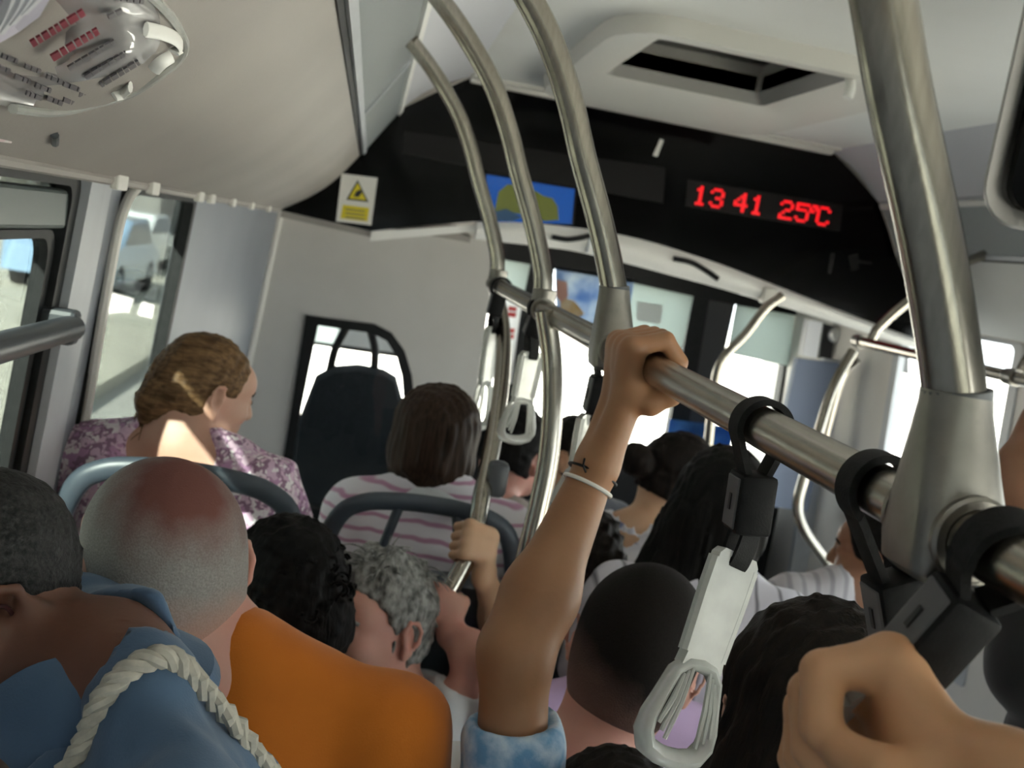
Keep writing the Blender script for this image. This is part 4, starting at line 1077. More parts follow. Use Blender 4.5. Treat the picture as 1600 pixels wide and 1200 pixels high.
def grip_prims(Ax, u, r, n, vref, wr, s=1., thumb=True, finger_end=225):
    """hand closed round a bar: Ax point on the axis, u axis direction towards the index finger, n from axis to palm"""
    u = unit(u); n = unit(n - u * (n @ u)); v = np.cross(u, n)
    if v @ np.asarray(vref, float) < 0: v = -v
    pt = lambda deg, rho, off: Ax + u * off * s + (r + rho * s) * (math.cos(math.radians(deg)) * n + math.sin(math.radians(deg)) * v)
    L = []
    for off, fr, ln in ((.031, .0092, 1.), (.0105, .0096, 1.06), (-.0105, .0092, 1.0), (-.030, .0080, .86)):
        k = [pt(10, .013, off * .85), pt(52, .019, off), pt(52 + 62 * ln, .0165, off), pt(52 + 118 * ln, .010, off * .98), pt(52 + (finger_end - 52) * ln, .007, off * .96)]
        rr = [fr * 1.15, fr * 1.1, fr * 1.02, fr * .95, fr * .82]
        for i in range(4): L.append(('c', k[i], k[i + 1], rr[i] * s, rr[i + 1] * s, .0022 if i else .010))
        L.append(('e', k[1], I3, A(1, 1, 1) * fr * 1.22 * s, .006))
    for off in (.026, .009, -.009, -.024):                                   # palm
        L.append(('c', pt(40, .014, off), pt(-35, .013, off * .9), .0125 * s, .0145 * s, .012))
    pc = pt(-30, .013, 0)
    for off in (.014, -.012): L.append(('c', pt(-32, .013, off * 1.4), wr + u * off * s, .0165 * s, .0185 * s, .018))
    if thumb:
        tk = [pt(-42, .016, .020), pt(-72, .017, .034), pt(-112, .012, .040), pt(-150, .008, .034)]
        for i, (a, b) in enumerate(((.0165, .0135), (.0125, .0105), (.0105, .0088))): L.append(('c', tk[i], tk[i + 1], a * s, b * s, .010 if i == 0 else .004))
    return L
def bounds(prims, m=.03):
    lo = A(9, 9, 9); hi = -lo
    for p in prims:
        if p[0] == 'c':
            for q, r in ((p[1], p[3]), (p[2], p[4])): lo = np.minimum(lo, q - r); hi = np.maximum(hi, q + r)
        elif p[0] == 'e': lo = np.minimum(lo, p[1] - np.max(p[3])); hi = np.maximum(hi, p[1] + np.max(p[3]))
    return lo - m, hi + m
def sculpt(prims, h, fine=(), inf=0., smooth=0):
    lo, hi = bounds(prims, .03 + inf); f = Field(lo, hi, h, fine); f.apply(prims, inf); return f

def torso_prims(N, T, sw=1., sc=1., fat=1., bust=0.):
    P = lambda x, y, z: N + T @ (A(x * sw, y, z) * sc); L = []
    for sg in (-1, 1):
        L += [('c', P(sg * .03, -.012, .012), P(sg * .155, -.012, -.052), .042 * sc, .047 * sc, .04), ('e', P(sg * .172, -.005, -.065), T, A(.050, .054, .058) * sc, .04)]
        L += [('e', P(sg * .075, -.055, -.16), T, A(.075, .05, .11) * sc, .05)]
        if bust: L += [('e', P(sg * .07, .085, -.20), T, A(.062, .05, .06) * bust * sc, .04)]
    L += [('e', P(0, .012, -.18), T, A(.158 * sw, .105 * fat, .165) * sc, .05), ('e', P(0, .012, -.36), T, A(.142 * sw * fat, .108 * fat, .17) * sc, .06), ('e', P(0, 0, -.51), T, A(.165 * fat, .125 * fat, .12) * sc, .06)]
    return L
PEOPLE = []
def person(label, head, Y, yaw, pitch=0., roll=0., tyaw=None, hs=1., ts=1., sw=1., fat=1., bust=0., skin='skin_a', nshift=(0, 0, 0), lean=0., tilt=0., hair=None, top=None,
           arms=(), pose='sit', fine=.0055, ear=1., sleeves=.5, floor=.14, wr=(.004, 26), neckline=.012, body_h=.014, pants='pants_dark', neck_r=1., npx=None, legyaw=None):
    Hc = at(*head, Y); R = frame_R(yaw, pitch, roll); T = frame_R(yaw if tyaw is None else tyaw, lean, tilt)
    N = Hc + R @ (A(0, -.028, -.070) * hs) + T @ (A(0, -.022, -.070) * hs) + A(*nshift)
    if npx: N = at(*npx)
    hip = N + T @ A(0, 0, -.51 * ts); fz = floor
    base = A(hip[0], hip[1], fz)
    root = thing('person', label, 'person', base, 'passengers')
    HP = head_prims(Hc, R, hs, ear)
    neck = [('c', Hc + R @ (A(0, -.022, -.055) * hs), N + T @ A(0, -.002, -.01), .054 * hs * neck_r, .061 * hs * neck_r, .03)]
    TP = torso_prims(N, T, sw, ts, fat, bust)
    G = lambda x, y, z: N + T @ (A(x, y, z) * ts)
    # legs
    LP = []; fwd = unit(T[:, 1] * A(1, 1, 0)); rgt = unit(T[:, 0] * A(1, 1, 0))
    if legyaw is not None: Lr = frame_R(legyaw); fwd, rgt = Lr[:, 1], Lr[:, 0]
    for sg in (-1, 1):
        h0 = hip + rgt * sg * .085 * ts + A(0, 0, -.03)
        if pose == 'sit':
            kn = h0 + fwd * .40 * ts + A(0, 0, -.01) + rgt * sg * .03; an = A(kn[0], kn[1], fz + .09) - fwd * .02
            if an[2] > kn[2] - .15: an = kn + A(0, 0, -.30)
        else:
            an = A(h0[0], h0[1], fz + .09); kn = (h0 + an) / 2 + fwd * .02
        LP += [('c', h0, kn, .082 * ts, .060 * ts, .03), ('c', kn, an, .057 * ts, .040 * ts, .02), ('c', an + A(0, 0, -.04), an + fwd * .13 + A(0, 0, -.055), .036, .030, .02)]
    # arms: side -> dict(el, wr, grip=(Ax,u,r,n)) in world space; missing sides rest on the lap or hang
    armdefs = {}
    for a in arms: armdefs[a['side']] = a
    AP = {}
    for sg in (-1, 1):
        shp = G(sg * .168 * sw, -.005, -.068); d = armdefs.get(sg)
        if d is None:
            if pose == 'sit': el = G(sg * .215 * sw, .03, -.33); wr_ = G(sg * .11, .25, -.40)
            else: el = G(sg * .22 * sw, -.01, -.35); wr_ = G(sg * .215 * sw, .05, -.58)
            ap = arm_prims(shp, el, wr_, s=ts); hd_ = [('c', wr_, wr_ + unit(wr_ - el) * .06, .024, .026, .02), ('c', wr_ + unit(wr_ - el) * .05, wr_ + unit(wr_ - el) * .13, .022, .012, .02)]
            AP[sg] = (shp, el, wr_, ap, hd_, .010, ts)
        else:
            s_ = d.get('s', 1.); sh2 = d.get('sh', shp)
            ap = arm_prims(sh2, d['el'], d['wr'], s=s_ * d.get('thick', 1)); hd_ = grip_prims(*d['grip'], d['wr'], s_) if 'grip' in d else []
            AP[sg] = (sh2, d['el'], d['wr'], ap, hd_, d.get('h', .007), s_ * d.get('thick', 1))
    # skin: head, neck and trunk in one field, arms continuing under the sleeves
    lo, hi = bounds(HP, .02); zone = (lo, hi, fine)
    f = Field(*bounds(HP + neck + TP, .03), body_h, [zone]); f.apply(HP); f.apply(neck); 
    g = Field.__new__(Field); g.ax = f.ax; g.D = np.full(f.D.shape, 9., np.float32); g.apply(TP, -.006)
    h = np.clip(.5 + .5 * (f.D - g.D) / .035, 0, 1); f.D = f.D * (1 - h) + g.D * h - .035 * h * (1 - h)
    parts = [f.mesh()]
    for sg, (s0, e0, w0, ap, hd_, hh, s_) in AP.items():
        fz_ = []
        if hd_ and hh < .008:
            l2, h2 = bounds(hd_, .01); fz_ = [(l2, h2, min(hh, .003))]
        fa = sculpt(ap + hd_, hh, fz_); parts.append(fa.mesh())
    Vb, Fb = merge(parts); Vb = relax(Vb, Fb, 1, .4)
    quick_mesh('body', Vb, Fb, skin, root)
    # clothes
    if top:
        tm = top['mat']; inf = top.get('inf', .009)
        CP = list(TP); sl = []
        for sg, (s0, e0, w0, ap, hd_, hh, s_) in AP.items():
            L_ = top.get('sleeves', sleeves)
            if isinstance(L_, dict): L_ = L_[sg]
            if L_ <= 0: continue
            if L_ <= 1: q = s0 + (e0 - s0) * L_; sl.append(('c', s0, q, .054 * s_, (.054 - .006 * L_) * s_, .03))
            else:
                q = e0 + (w0 - e0) * (L_ - 1); sl += [('c', s0, e0, .054 * s_, .045 * s_, .03), ('c', e0, q, .045 * s_, .036 * s_, .02)]
        c = Field(*bounds(CP + sl, .05), top.get('h', .010)); c.apply(CP, inf); c.apply(sl, inf + .004)
        if top.get('tank'):         # bare shoulders: keep straps only
            for sg in (-1, 1): c.cap(G(sg * .19 * sw, 0, .02), G(sg * .215 * sw, 0, -.20), .055 * ts, .07 * ts, .01, 's')
        c.noise(wr[0], wr[1], 3, (1, 1, 1.5)); c.noise(wr[0] * .5, wr[1] * 2.6, 5, (1, 1, .7))
        c.cap(Hc, N + T @ A(0, .0, .022), .060 * hs + neckline, .050 * hs + neckline, .006, 's')
        if top.get('scoop'): c.ell(N + T @ A(0, *top['scoop'][0]), T, top['scoop'][1], .008, 's')
        c.cut(G(0, 0, -.60), -T[:, 2])
        for sg, (s0, e0, w0, ap, hd_, hh, s_) in AP.items():        # clean sleeve ends
            L_ = top.get('sleeves', sleeves)
            if isinstance(L_, dict): L_ = L_[sg]
            if 0 < L_ <= 1:
                d_ = unit(e0 - s0); q = s0 + (e0 - s0) * L_; c.cap(q + d_ * .065, q + d_ * .30, .062, .062, .004, 's')
        V, Fq = c.mesh(); quick_mesh(top.get('name', 'shirt'), relax(V, Fq, 4, .5), Fq, tm, root)
    lf = sculpt(LP + [TP[-1]], .016, inf=.006); quick_mesh('trousers', *lf.mesh(), pants, root)
    ctx = dict(hip=hip, ts=ts, fz=fz, root=root, Hc=Hc, R=R, N=N, T=T, s=hs, G=G, base=base, AP=AP)
    if hair: hair(ctx)
    PEOPLE.append(ctx)
    return ctx
# hair styles ---------------------------------------------------------------
def hair_cap(ctx, m, th=.006, face=.0, h=.005, amp=.0, freq=90, dirs=(1, 1, 1), low=-.055, extra=(), name='hair', back=.0, ears=True, cut=True):
    Hc, R, s = ctx['Hc'], ctx['R'], ctx['s']; P = lambda x, y, z: Hc + R @ (A(x, y, z) * s); r = lambda *v: A(*v) * s
    base = [('e', P(0, -.012, .032), R, r(.0755, .0955, .085), .01), ('e', P(0, -.038, -.024), R, r(.0668, .069, .074), .03)]
    lo, hi = bounds(base + list(extra), .04 + th); f = Field(lo, hi, h)
    f.apply(base, th * s)
    if cut:
        f.ell(P(0, .118 + face, -.022), R, r(.115, .085, .092), .012, 's')          # open the face
        f.ell(P(0, .10 + face, -.075), R, r(.12, .115, .055), .01, 's')
        if ears:
            for sg in (-1, 1): f.ell(P(sg * .088, .0, -.018), R, r(.024, .026, .036), .006, 's')
        f.cut(P(0, -.02, low), -(R @ unit(A(0, .35, 1))))
    f.apply(extra)
    if amp: f.noise(amp, freq, 2, dirs)
    V, Fq = f.mesh(); return quick_mesh(name, relax(V, Fq, 1, .3), Fq, m, ctx['root'])
def scalp_mat(name, ctx, crown, rad, cin, cout, fade=None, sz=460):
    """close-cropped hair: scalp colour round the crown blending to the hair colour, with fine speckle"""
    m = bpy.data.materials.new(name); m.use_nodes = True; nt = m.node_tree; b = nt.nodes['Principled BSDF']; b.inputs['Roughness'].default_value = .8; b.inputs['Specular IOR Level'].default_value = .12
    c = ctx['Hc'] + ctx['R'] @ (A(*crown) * ctx['s']) - ctx['base']
    tc = node(nt, 'ShaderNodeTexCoord'); vd = node(nt, 'ShaderNodeVectorMath', operation='DISTANCE'); vd.inputs[1].default_value = Vector(c)
    nt.links.new(tc.outputs['Object'], vd.inputs[0])
    nz = node(nt, 'ShaderNodeTexNoise'); nz.inputs['Scale'].default_value = 28; nt.links.new(tc.outputs['Object'], nz.inputs['Vector'])
    ma = node(nt, 'ShaderNodeMath', operation='MULTIPLY_ADD'); ma.inputs[1].default_value = .05; nt.links.new(nz.outputs['Fac'], ma.inputs[0]); nt.links.new(vd.outputs['Value'], ma.inputs[2])
    mr = node(nt, 'ShaderNodeMapRange'); mr.inputs['From Min'].default_value = rad * .55 + .02; mr.inputs['From Max'].default_value = rad + .045; nt.links.new(ma.outputs[0], mr.inputs[0])
    n2 = node(nt, 'ShaderNodeTexNoise'); n2.inputs['Scale'].default_value = sz; n2.inputs['Detail'].default_value = 2; nt.links.new(tc.outputs['Object'], n2.inputs['Vector'])
    cr = node(nt, 'ShaderNodeValToRGB'); cr.color_ramp.elements[0].position = .35; cr.color_ramp.elements[1].position = .7
    cr.color_ramp.elements[0].color = (*[x * .72 for x in cout], 1); cr.color_ramp.elements[1].color = (*cout, 1); nt.links.new(n2.outputs['Fac'], cr.inputs[0])
    mx = node(nt, 'ShaderNodeMixRGB'); mx.inputs[1].default_value = (*cin, 1); nt.links.new(mr.outputs[0], mx.inputs[0]); nt.links.new(cr.outputs[0], mx.inputs[2])
    last = mx
    if fade:                # nape and temples: shorter hair, more skin
        dp = node(nt, 'ShaderNodeVectorMath', operation='DOT_PRODUCT'); up = ctx['R'] @ unit(A(*fade[3])); dp.inputs[1].default_value = Vector(up); nt.links.new(tc.outputs['Object'], dp.inputs[0])
        c0 = (ctx['Hc'] - ctx['base']) @ up; m2 = node(nt, 'ShaderNodeMath', operation='MULTIPLY_ADD'); m2.inputs[1].default_value = .03; nt.links.new(nz.outputs['Fac'], m2.inputs[0]); nt.links.new(dp.outputs['Value'], m2.inputs[2])
        r2 = node(nt, 'ShaderNodeMapRange'); r2.inputs['From Min'].default_value = c0 + fade[0] + .015; r2.inputs['From Max'].default_value = c0 + fade[1] + .015; nt.links.new(m2.outputs[0], r2.inputs[0])
        last = node(nt, 'ShaderNodeMixRGB'); last.inputs[1].default_value = (*fade[2], 1); nt.links.new(r2.outputs[0], last.inputs[0]); nt.links.new(mx.outputs[0], last.inputs[2])
    nt.links.new(last.outputs[0], b.inputs['Base Color'])
    bp = node(nt, 'ShaderNodeBump'); bp.inputs['Strength'].default_value = .5; bp.inputs['Distance'].default_value = .002
    nt.links.new(n2.outputs['Fac'], bp.inputs['Height']); nt.links.new(bp.outputs[0], b.inputs['Normal'])
    MAT[name] = m; return name
def locks(ctx, m, roots, n, L, rad, drop, seed=0, curl=.0, name='hair_lock', spread=.02):
    """a bundle of strands built as one part: roots are (point, direction) pairs in head space"""
    rng = np.random.RandomState(seed); Hc, R, s = ctx['Hc'], ctx['R'], ctx['s']; m_ = MB()
    for (p, d) in roots:
        for _ in range(n):
            q = Hc + R @ ((A(*p) + rng.normal(size=3) * spread * .5) * s); v = unit(R @ A(*d) + rng.normal(size=3) * .25); pts = [q]; ph = rng.uniform(0, 6.28); l = L * rng.uniform(.7, 1.15)
            for k in range(1, 8):
                v = unit(v + A(0, 0, -drop / 7 * 2)); pts.append(pts[-1] + v * l / 7 + curl * A(math.sin(ph + k * 1.9), math.cos(ph + k * 2.3), math.sin(ph * 2 + k)))
            m_.tube(spline(pts, 2), np.linspace(rad, rad * .25, 15), 5)
    return m_.build(name, m, ctx['root'], True, kind='stuff')
def eyes_etc(ctx, m='eye_dark'):
    Hc, R, s = ctx['Hc'], ctx['R'], ctx['s']
    for sg in (-1, 1):
        m_ = MB(); c = Hc + R @ (A(sg * .031, .0965, .002) * s); m_.lathe(c, R[:, 1], [(0, .006 * s), (.0018 * s, .005 * s), (.0026 * s, .0)], 12); m_.build('eye', m, ctx['root'], True)
        m_ = MB(); b0 = [Hc + R @ (A(sg * x, y, z) * s) for x, y, z in ((.012, .100, .020), (.030, .099, .026), (.050, .086, .019))]; m_.tube(spline(b0, 4), .0035 * s, 6, flat=(1, .6)); m_.build('eyebrow', ctx.get('brow', 'hair_black'), ctx['root'], True)
# ------------------------------------------------------------------ passengers
def skin(name, c, c2, r=.5): mat(name, c, r, col2=c2, scale=14, sss=.12, lo=.3, hi=.75, bump=.05, bscale=160)
skin('skin_a', (.60, .37, .27), (.54, .29, .21))
skin('skin_tan', (.31, .145, .068), (.37, .185, .092))
skin('skin_pink', (.58, .32, .25), (.60, .27, .22))
skin('skin_dark', (.13, .055, .033), (.17, .075, .048))
skin('skin_brown', (.22, .10, .05), (.26, .12, .07))
skin('skin_warm', (.56, .33, .20), (.60, .38, .24))
def hairm(name, c, c2, rough=.5, st=(70, 70, 6)): mat(name, c, rough, col2=c2, scale=2.2, stretch=st, bump=.5, bscale=3., detail=4, spec=.14)
hairm('hair_black', (.0028, .0024, .0024), (.007, .0058, .005), .6)
hairm('hair_brown', (.018, .010, .007), (.05, .028, .018))
hairm('hair_dark_brown', (.005, .0034, .0028), (.014, .009, .0065), .6)
hairm('hair_blond', (.085, .046, .021), (.21, .125, .06), st=(9, 60, 60))
hairm('hair_grey', (.11, .11, .105), (.36, .36, .345), st=(50, 30, 30))
hairm('hair_pepper', (.014, .0135, .0135), (.04, .039, .038), st=(90, 90, 90))
mat('eye_dark', (.02, .015, .012), .2)
mat('pants_dark', (.02, .022, .028), .85, col2=(.035, .037, .045), scale=60)
def cloth(name, c, c2, sc=8, rough=.85): mat(name, c, rough, col2=c2, scale=sc, bump=.12, bscale=420, sheen=.15)
cloth('cloth_polo', (.085, .15, .25), (.062, .115, .20))
cloth('cloth_orange', (.60, .165, .006), (.52, .135, .004))
cloth('cloth_white', (.70, .72, .74), (.62, .64, .67))
cloth('cloth_beige', (.42, .37, .33), (.36, .31, .28))
cloth('cloth_black', (.004, .004, .0045), (.008, .008, .0085))
cloth('cloth_lilac', (.58, .42, .66), (.50, .36, .58))
cloth('cloth_dark', (.02, .022, .03), (.035, .038, .05))
cloth('cloth_denim', (.16, .34, .58), (.55, .66, .78), 45)
blotch_mat('cloth_floral', (.30, .17, .26), [(.72, .52, .64), (.80, .68, .74), (.50, .28, .46), (.86, .80, .82), (.66, .46, .60)], 44, thr=.64)
blotch_mat('cloth_navy_print', (.02, .028, .045), [(.05, .08, .13), (.10, .15, .21), (.012, .016, .025)], 70, thr=.45)
blotch_mat('cloth_white_print', (.66, .66, .72), [(.72, .72, .76), (.14, .16, .30), (.75, .75, .80), (.45, .48, .66)], 26, thr=.5)
stripe_mat('cloth_pink_stripe', (.74, .71, .76), (.48, .25, .38), 2, .030, .66, wob=.006)
stripe_mat('cloth_grey_stripe', (.46, .44, .47), (.30, .285, .31), 0, .034, .6, wob=.004)
stripe_mat('cloth_lavender_stripe', (.66, .64, .72), (.12, .11, .14), 0, .05, .82, wob=.004)

from mathutils.bvhtree import BVHTree
def surf(ob, px, py, lift=.0):
    """point of an object's surface seen along an image ray"""
    org = base_of(ob); V = [tuple(np.array(v.co) + org) for v in ob.data.vertices]
    if not hasattr(surf, 'c'): surf.c = {}
    b = surf.c.get(ob.name) or BVHTree.FromPolygons(V, [tuple(p.vertices) for p in ob.data.polygons]); surf.c[ob.name] = b
    d = unit(ray(px, py)); h = b.ray_cast(Vector(EYE), Vector(d))
    return None if h[0] is None else np.array(h[0]) + np.array(h[1]) * lift * (1 if np.array(h[1]) @ d < 0 else -1)
def part(ctx, name): return next(o for o in bpy.data.objects if o.parent == ctx['root'] and o.name.split('.')[0] == name)
def collar(ctx, m, r0=.066, flare=.028, hgt=.034, open_=34, tip=.03, zoff=.0, drop=.024):
    """turned down shirt collar: stands round the neck and folds outwards, open in front"""
    N, T = ctx['N'], ctx['T']; m_ = MB(); dv = ctx['Hc'] - N; dv = dv / max(dv @ T[:, 2], .05); dv = dv - T[:, 2]
    def f(u, v):
        a = math.radians(90 + open_ + (360 - 2 * open_) * u); fr = max(0, math.sin(a)) ** 2
        if v < .4: rr = r0 + .002; z = zoff + hgt * (v / .4)
        else: k = (v - .4) / .6; rr = r0 + .004 + flare * k * (1 + .3 * fr); z = zoff + hgt - (hgt + .012 + tip * fr) * k ** 1.3 + .004 * math.sin(k * 3.14)
        return N + T @ A(rr * math.cos(a) * 1.05, rr * math.sin(a) * .95 - .004 + .012 * fr, z - drop * fr) + dv * max(z, 0)
    m_.grid(f, 36, 10, thick=T @ A(0, 0, -.0025)); return m_.build('collar', m, ctx['root'], True)

# --- man in blue polo shirt, near left, turned towards the window
polo = person('man in a blue polo shirt with rope strap, at the lower left', (-60, 918), .99, 132, 6, 0, tyaw=112, npx=(172, 1056, .935), pose='stand', lean=14, hs=.88, skin='skin_dark', top=dict(mat='cloth_polo', h=.007, name='polo_shirt', scoop=((.085, -.01), (.055, .06, .09))), neckline=.014,
              sw=1.24, fat=1.2, fine=.0034, ear=1.18, wr=(.005, 30), sleeves=.62, neck_r=1.12,
              hair=lambda c: hair_cap(c, 'hair_pepper', .007, h=.0045, amp=.0012, freq=240, low=-.062))
collar(polo, 'cloth_polo', r0=.064, flare=.024, hgt=.036, open_=26, tip=.035, drop=.06)
sh = part(polo, 'polo_shirt')
mat('rope', (.52, .49, .42), .8, col2=(.40, .38, .33), scale=90)
def shirt_hit(o_, d_):
    b = surf.c.get(sh.name)
    h_ = b.ray_cast(Vector(o_), Vector(unit(d_))); return None if h_[0] is None else np.array(h_[0]) - unit(d_) * .006
surf(sh, 100, 1150); Np, Tp = polo['N'], polo['T']; rp = []
for z_ in (-.30, -.24, -.18, -.13, -.09): rp.append(shirt_hit(Np + Tp @ A(-.098 - .10 * (z_ + .09), .5, z_), -Tp[:, 1]))
for y_ in (.045, .015, -.02, -.05): rp.append(shirt_hit(Np + Tp @ A(-.100, y_, .3), -Tp[:, 2]))
for z_ in (-.085, -.13, -.20, -.28): rp.append(shirt_hit(Np + Tp @ A(-.105, -.5, z_), Tp[:, 1]))
rp = [p for p in rp if p is not None]
if len(rp) > 3:
    P_ = spline(rp, 10); T_ = np.gradient(P_, axis=0); L_ = np.concatenate([[0], np.cumsum(np.linalg.norm(np.diff(P_, axis=0), axis=1))])
    t = thing('rope_strap', 'thick pale twisted rope strap over the blue polo shoulder', 'strap', P_[0])
    for k in range(3):
        pts = []
        for p, d, l in zip(P_, T_, L_):
            d = unit(d); a = unit(np.cross(d, A(.2, -.8, .5))); b = np.cross(d, a); an = l * 170 + k * 2.094
            pts.append(p + .0052 * (math.cos(an) * a + math.sin(an) * b))
        m_ = MB(); m_.tube(pts, .0055, 7); m_.build('rope_strand', 'rope', t, True)
# spectacles' arm and the small white print on his chest
Hc, R = polo['Hc'], polo['R']
t = thing('spectacles', 'dark spectacles worn by the man in the blue polo', 'glasses', Hc + R @ A(0, .1, -.01))
mat('frame_dark', (.05, .012, .014), .3)
for sg in (-1, 1):
    m_ = MB(); m_.tube(spline([Hc + R @ A(sg * .077, -.012, -.002), Hc + R @ A(sg * .0835, .006, .014), Hc + R @ A(sg * .079, .06, .012), Hc + R @ A(sg * .066, .108, .010)], 5), .0022, 6); m_.build('temple_arm', 'frame_dark', t, True)
    m_ = MB(); c_ = Hc + R @ A(sg * .034, .116, .002); m_.ring([c_ + R @ A(.026 * math.cos(a), -.004 * abs(math.cos(a)), .019 * math.sin(a)) for a in np.linspace(0, 6.28, 20, endpoint=False)], .002, 6, up=R[:, 1]); m_.build('rim', 'frame_dark', t, True)
m_ = MB(); m_.tube([Hc + R @ A(-.009, .117, .006), Hc + R @ A(0, .119, .009), Hc + R @ A(.009, .117, .006)], .0022, 6); m_.build('bridge', 'frame_dark', t, True)
pr = [surf(sh, x, y, .0025) for x, y in ((27, 1203), (48, 1176), (54, 1203), (44, 1216))]
if all(p is not None for p in pr): link_mesh('chest_print', pr, [(0, 1, 2, 3)], 'cloth_white', polo['root'])

# --- cropped grey man in orange
def bald_hair(c):
    hair_cap(c, scalp_mat('scalp_grey', c, (.0, -.058, .098), .080, (.19, .08, .068), (.37, .345, .33), fade=(-.070, -.012, (.50, .28, .22), (0, .2, 1))), .0028, h=.004, low=-.14, face=.0)
orange = person('man with cropped grey hair and a bald crown, in a bright orange T-shirt', (248, 893), 1.22, 30, 4, -4, tyaw=-6, hs=1.10, ts=1.07, skin='skin_pink', top=dict(mat='cloth_orange', h=.008, name='orange_shirt'), npx=(316, 1022, 1.19), sw=1.22, fat=1.15, fine=.0042,
                ear=1.05, wr=(.0035, 20), hair=bald_hair, neck_r=1.2, neckline=.004)
# --- dark curly head beside him
def curly(c):
    P = lambda x, y, z: c['Hc'] + c['R'] @ (A(x, y, z) * c['s'])
    ex = [('e', P(.02, -.045, -.02), c['R'], A(.075, .07, .075), .03), ('e', P(.045, -.05, -.03), c['R'], A(.05, .055, .055), .03)]
    hair_cap(c, 'hair_black', .014, h=.0055, amp=.0035, freq=150, low=-.075, extra=ex)
    rng = np.random.RandomState(3); m_ = MB()
    for _ in range(150):
        d = unit(rng.normal(size=3) * A(1, 1, 1)); 
        if d[1] > .35 or d[2] < -.55 or d[0] < -.75: continue
        p = P(d[0] * .092 + .012, -.02 + d[1] * .112, .022 + d[2] * .098); ax1 = unit(rng.normal(size=3)); ax2 = unit(np.cross(ax1, d)); rr = rng.uniform(.006, .011)
        m_.tube([p + rr * (math.cos(a) * ax1 + math.sin(a) * ax2) - c['R'] @ d * .006 for a in np.linspace(0, 4.5, 10)], .0024, 5)
    m_.build('curls', 'hair_black', c['root'], True, kind='stuff')
curly_p = person('passenger with thick dark curly hair, beside the orange shirt', (443, 930), 1.64, 12, 6, 0, tyaw=0, hs=.98, skin='skin_warm', top=dict(mat='cloth_dark', h=.011), fine=.005, floor=0, hair=curly, sw=.85)
# --- grey-haired man holding the curved pole, looking left
def grey_hair(c):
    P = lambda x, y, z: c['Hc'] + c['R'] @ (A(x, y, z) * c['s'])
    ex = [('c', P(.01, .06, .092), P(.03, .0, .118), .018, .022, .02), ('c', P(-.02, .06, .09), P(-.02, .0, .118), .018, .022, .02), ('c', P(0, -.08, .08), P(0, -.1, .0), .028, .024, .03), ('c', P(-.05, .03, .09), P(-.07, -.05, .04), .02, .02, .03)]
    hair_cap(c, 'hair_grey', .010, h=.005, amp=.003, freq=170, dirs=(1.2, .35, 1), low=-.06, face=-.03, extra=ex)
    locks(c, 'hair_grey', [((.0, .05, .105), (.2, .6, .6)), ((-.03, .04, .11), (-.4, .5, .6)), ((.0, -.02, .12), (-.3, -.6, .4)), ((-.04, -.06, .09), (-.5, -.8, .1)), ((-.06, -.03, .06), (-.5, -.8, -.3))], 16, .05, .0022, .5, 4)
    c['brow'] = 'hair_grey'; eyes_etc(c)
Ypole = 2.37
gAx = at(686, 950, 1.905); gu = unit(at(712, 905, 1.925) - at(680, 960, 1.90))
grey = person('grey haired man in a white T-shirt looking left, one hand on the curved pole', (584, 976), 1.84, 133, -4, 6, tyaw=70, legyaw=15, hs=1.02, skin='skin_pink', top=dict(mat='cloth_white', h=.009, sleeves=.55), fine=.0048, floor=0, hair=grey_hair, nshift=(.02, -.02, 0),
              arms=[dict(side=-1, sh=at(684, 1165, 1.80), el=at(742, 1024, 1.82), wr=at(703, 987, 1.86), grip=(gAx, gu, RT, A(.1, -.95, -.1), A(-1, .0, .1)), s=.92, thick=.74)])
# --- woman by the window in a flowered dress
def bun_hair(c):
    P = lambda x, y, z: c['Hc'] + c['R'] @ (A(x, y, z) * c['s'])
    ex = [('e', P(.0, -.098, -.045), c['R'], A(.032, .034, .038), .012), ('c', P(0, -.095, -.06), P(-.01, -.10, -.105), .024, .014, .02), ('e', P(0, -.075, -.01), c['R'], A(.05, .035, .045), .03)]
    hair_cap(c, 'hair_blond', .007, h=.0045, amp=.0018, freq=150, dirs=(1.6, .25, 1.6), low=-.058, face=.012, extra=ex)
    locks(c, 'hair_blond', [((0, -.10, -.08), (0, -.2, -1)), ((-.02, -.095, -.08), (-.2, -.2, -1))], 14, .05, .002, .2, 8)
    eyes_etc(c)
floral = person('woman in a pink flowered dress with a low bun, by the left window', (320, 610), 2.0, -60, 10, 0, tyaw=-10, npx=(283, 692, 1.97), hs=.84, skin='skin_a', bust=1., top=dict(mat='cloth_floral', h=.008, name='dress', sleeves={-1: .22, 1: .42}, scoop=((-.085, .005), (.095, .07, .085))),
                 fine=.0046, nshift=(-.03, -.01, .015), sw=.95, hair=bun_hair, wr=(.004, 40), neckline=.016,
                 arms=[dict(side=-1, el=at(160, 800, 2.05), wr=at(185, 930, 2.2), s=.98), dict(side=1, el=at(478, 868, 2.02), wr=at(440, 980, 2.3), s=.95)])
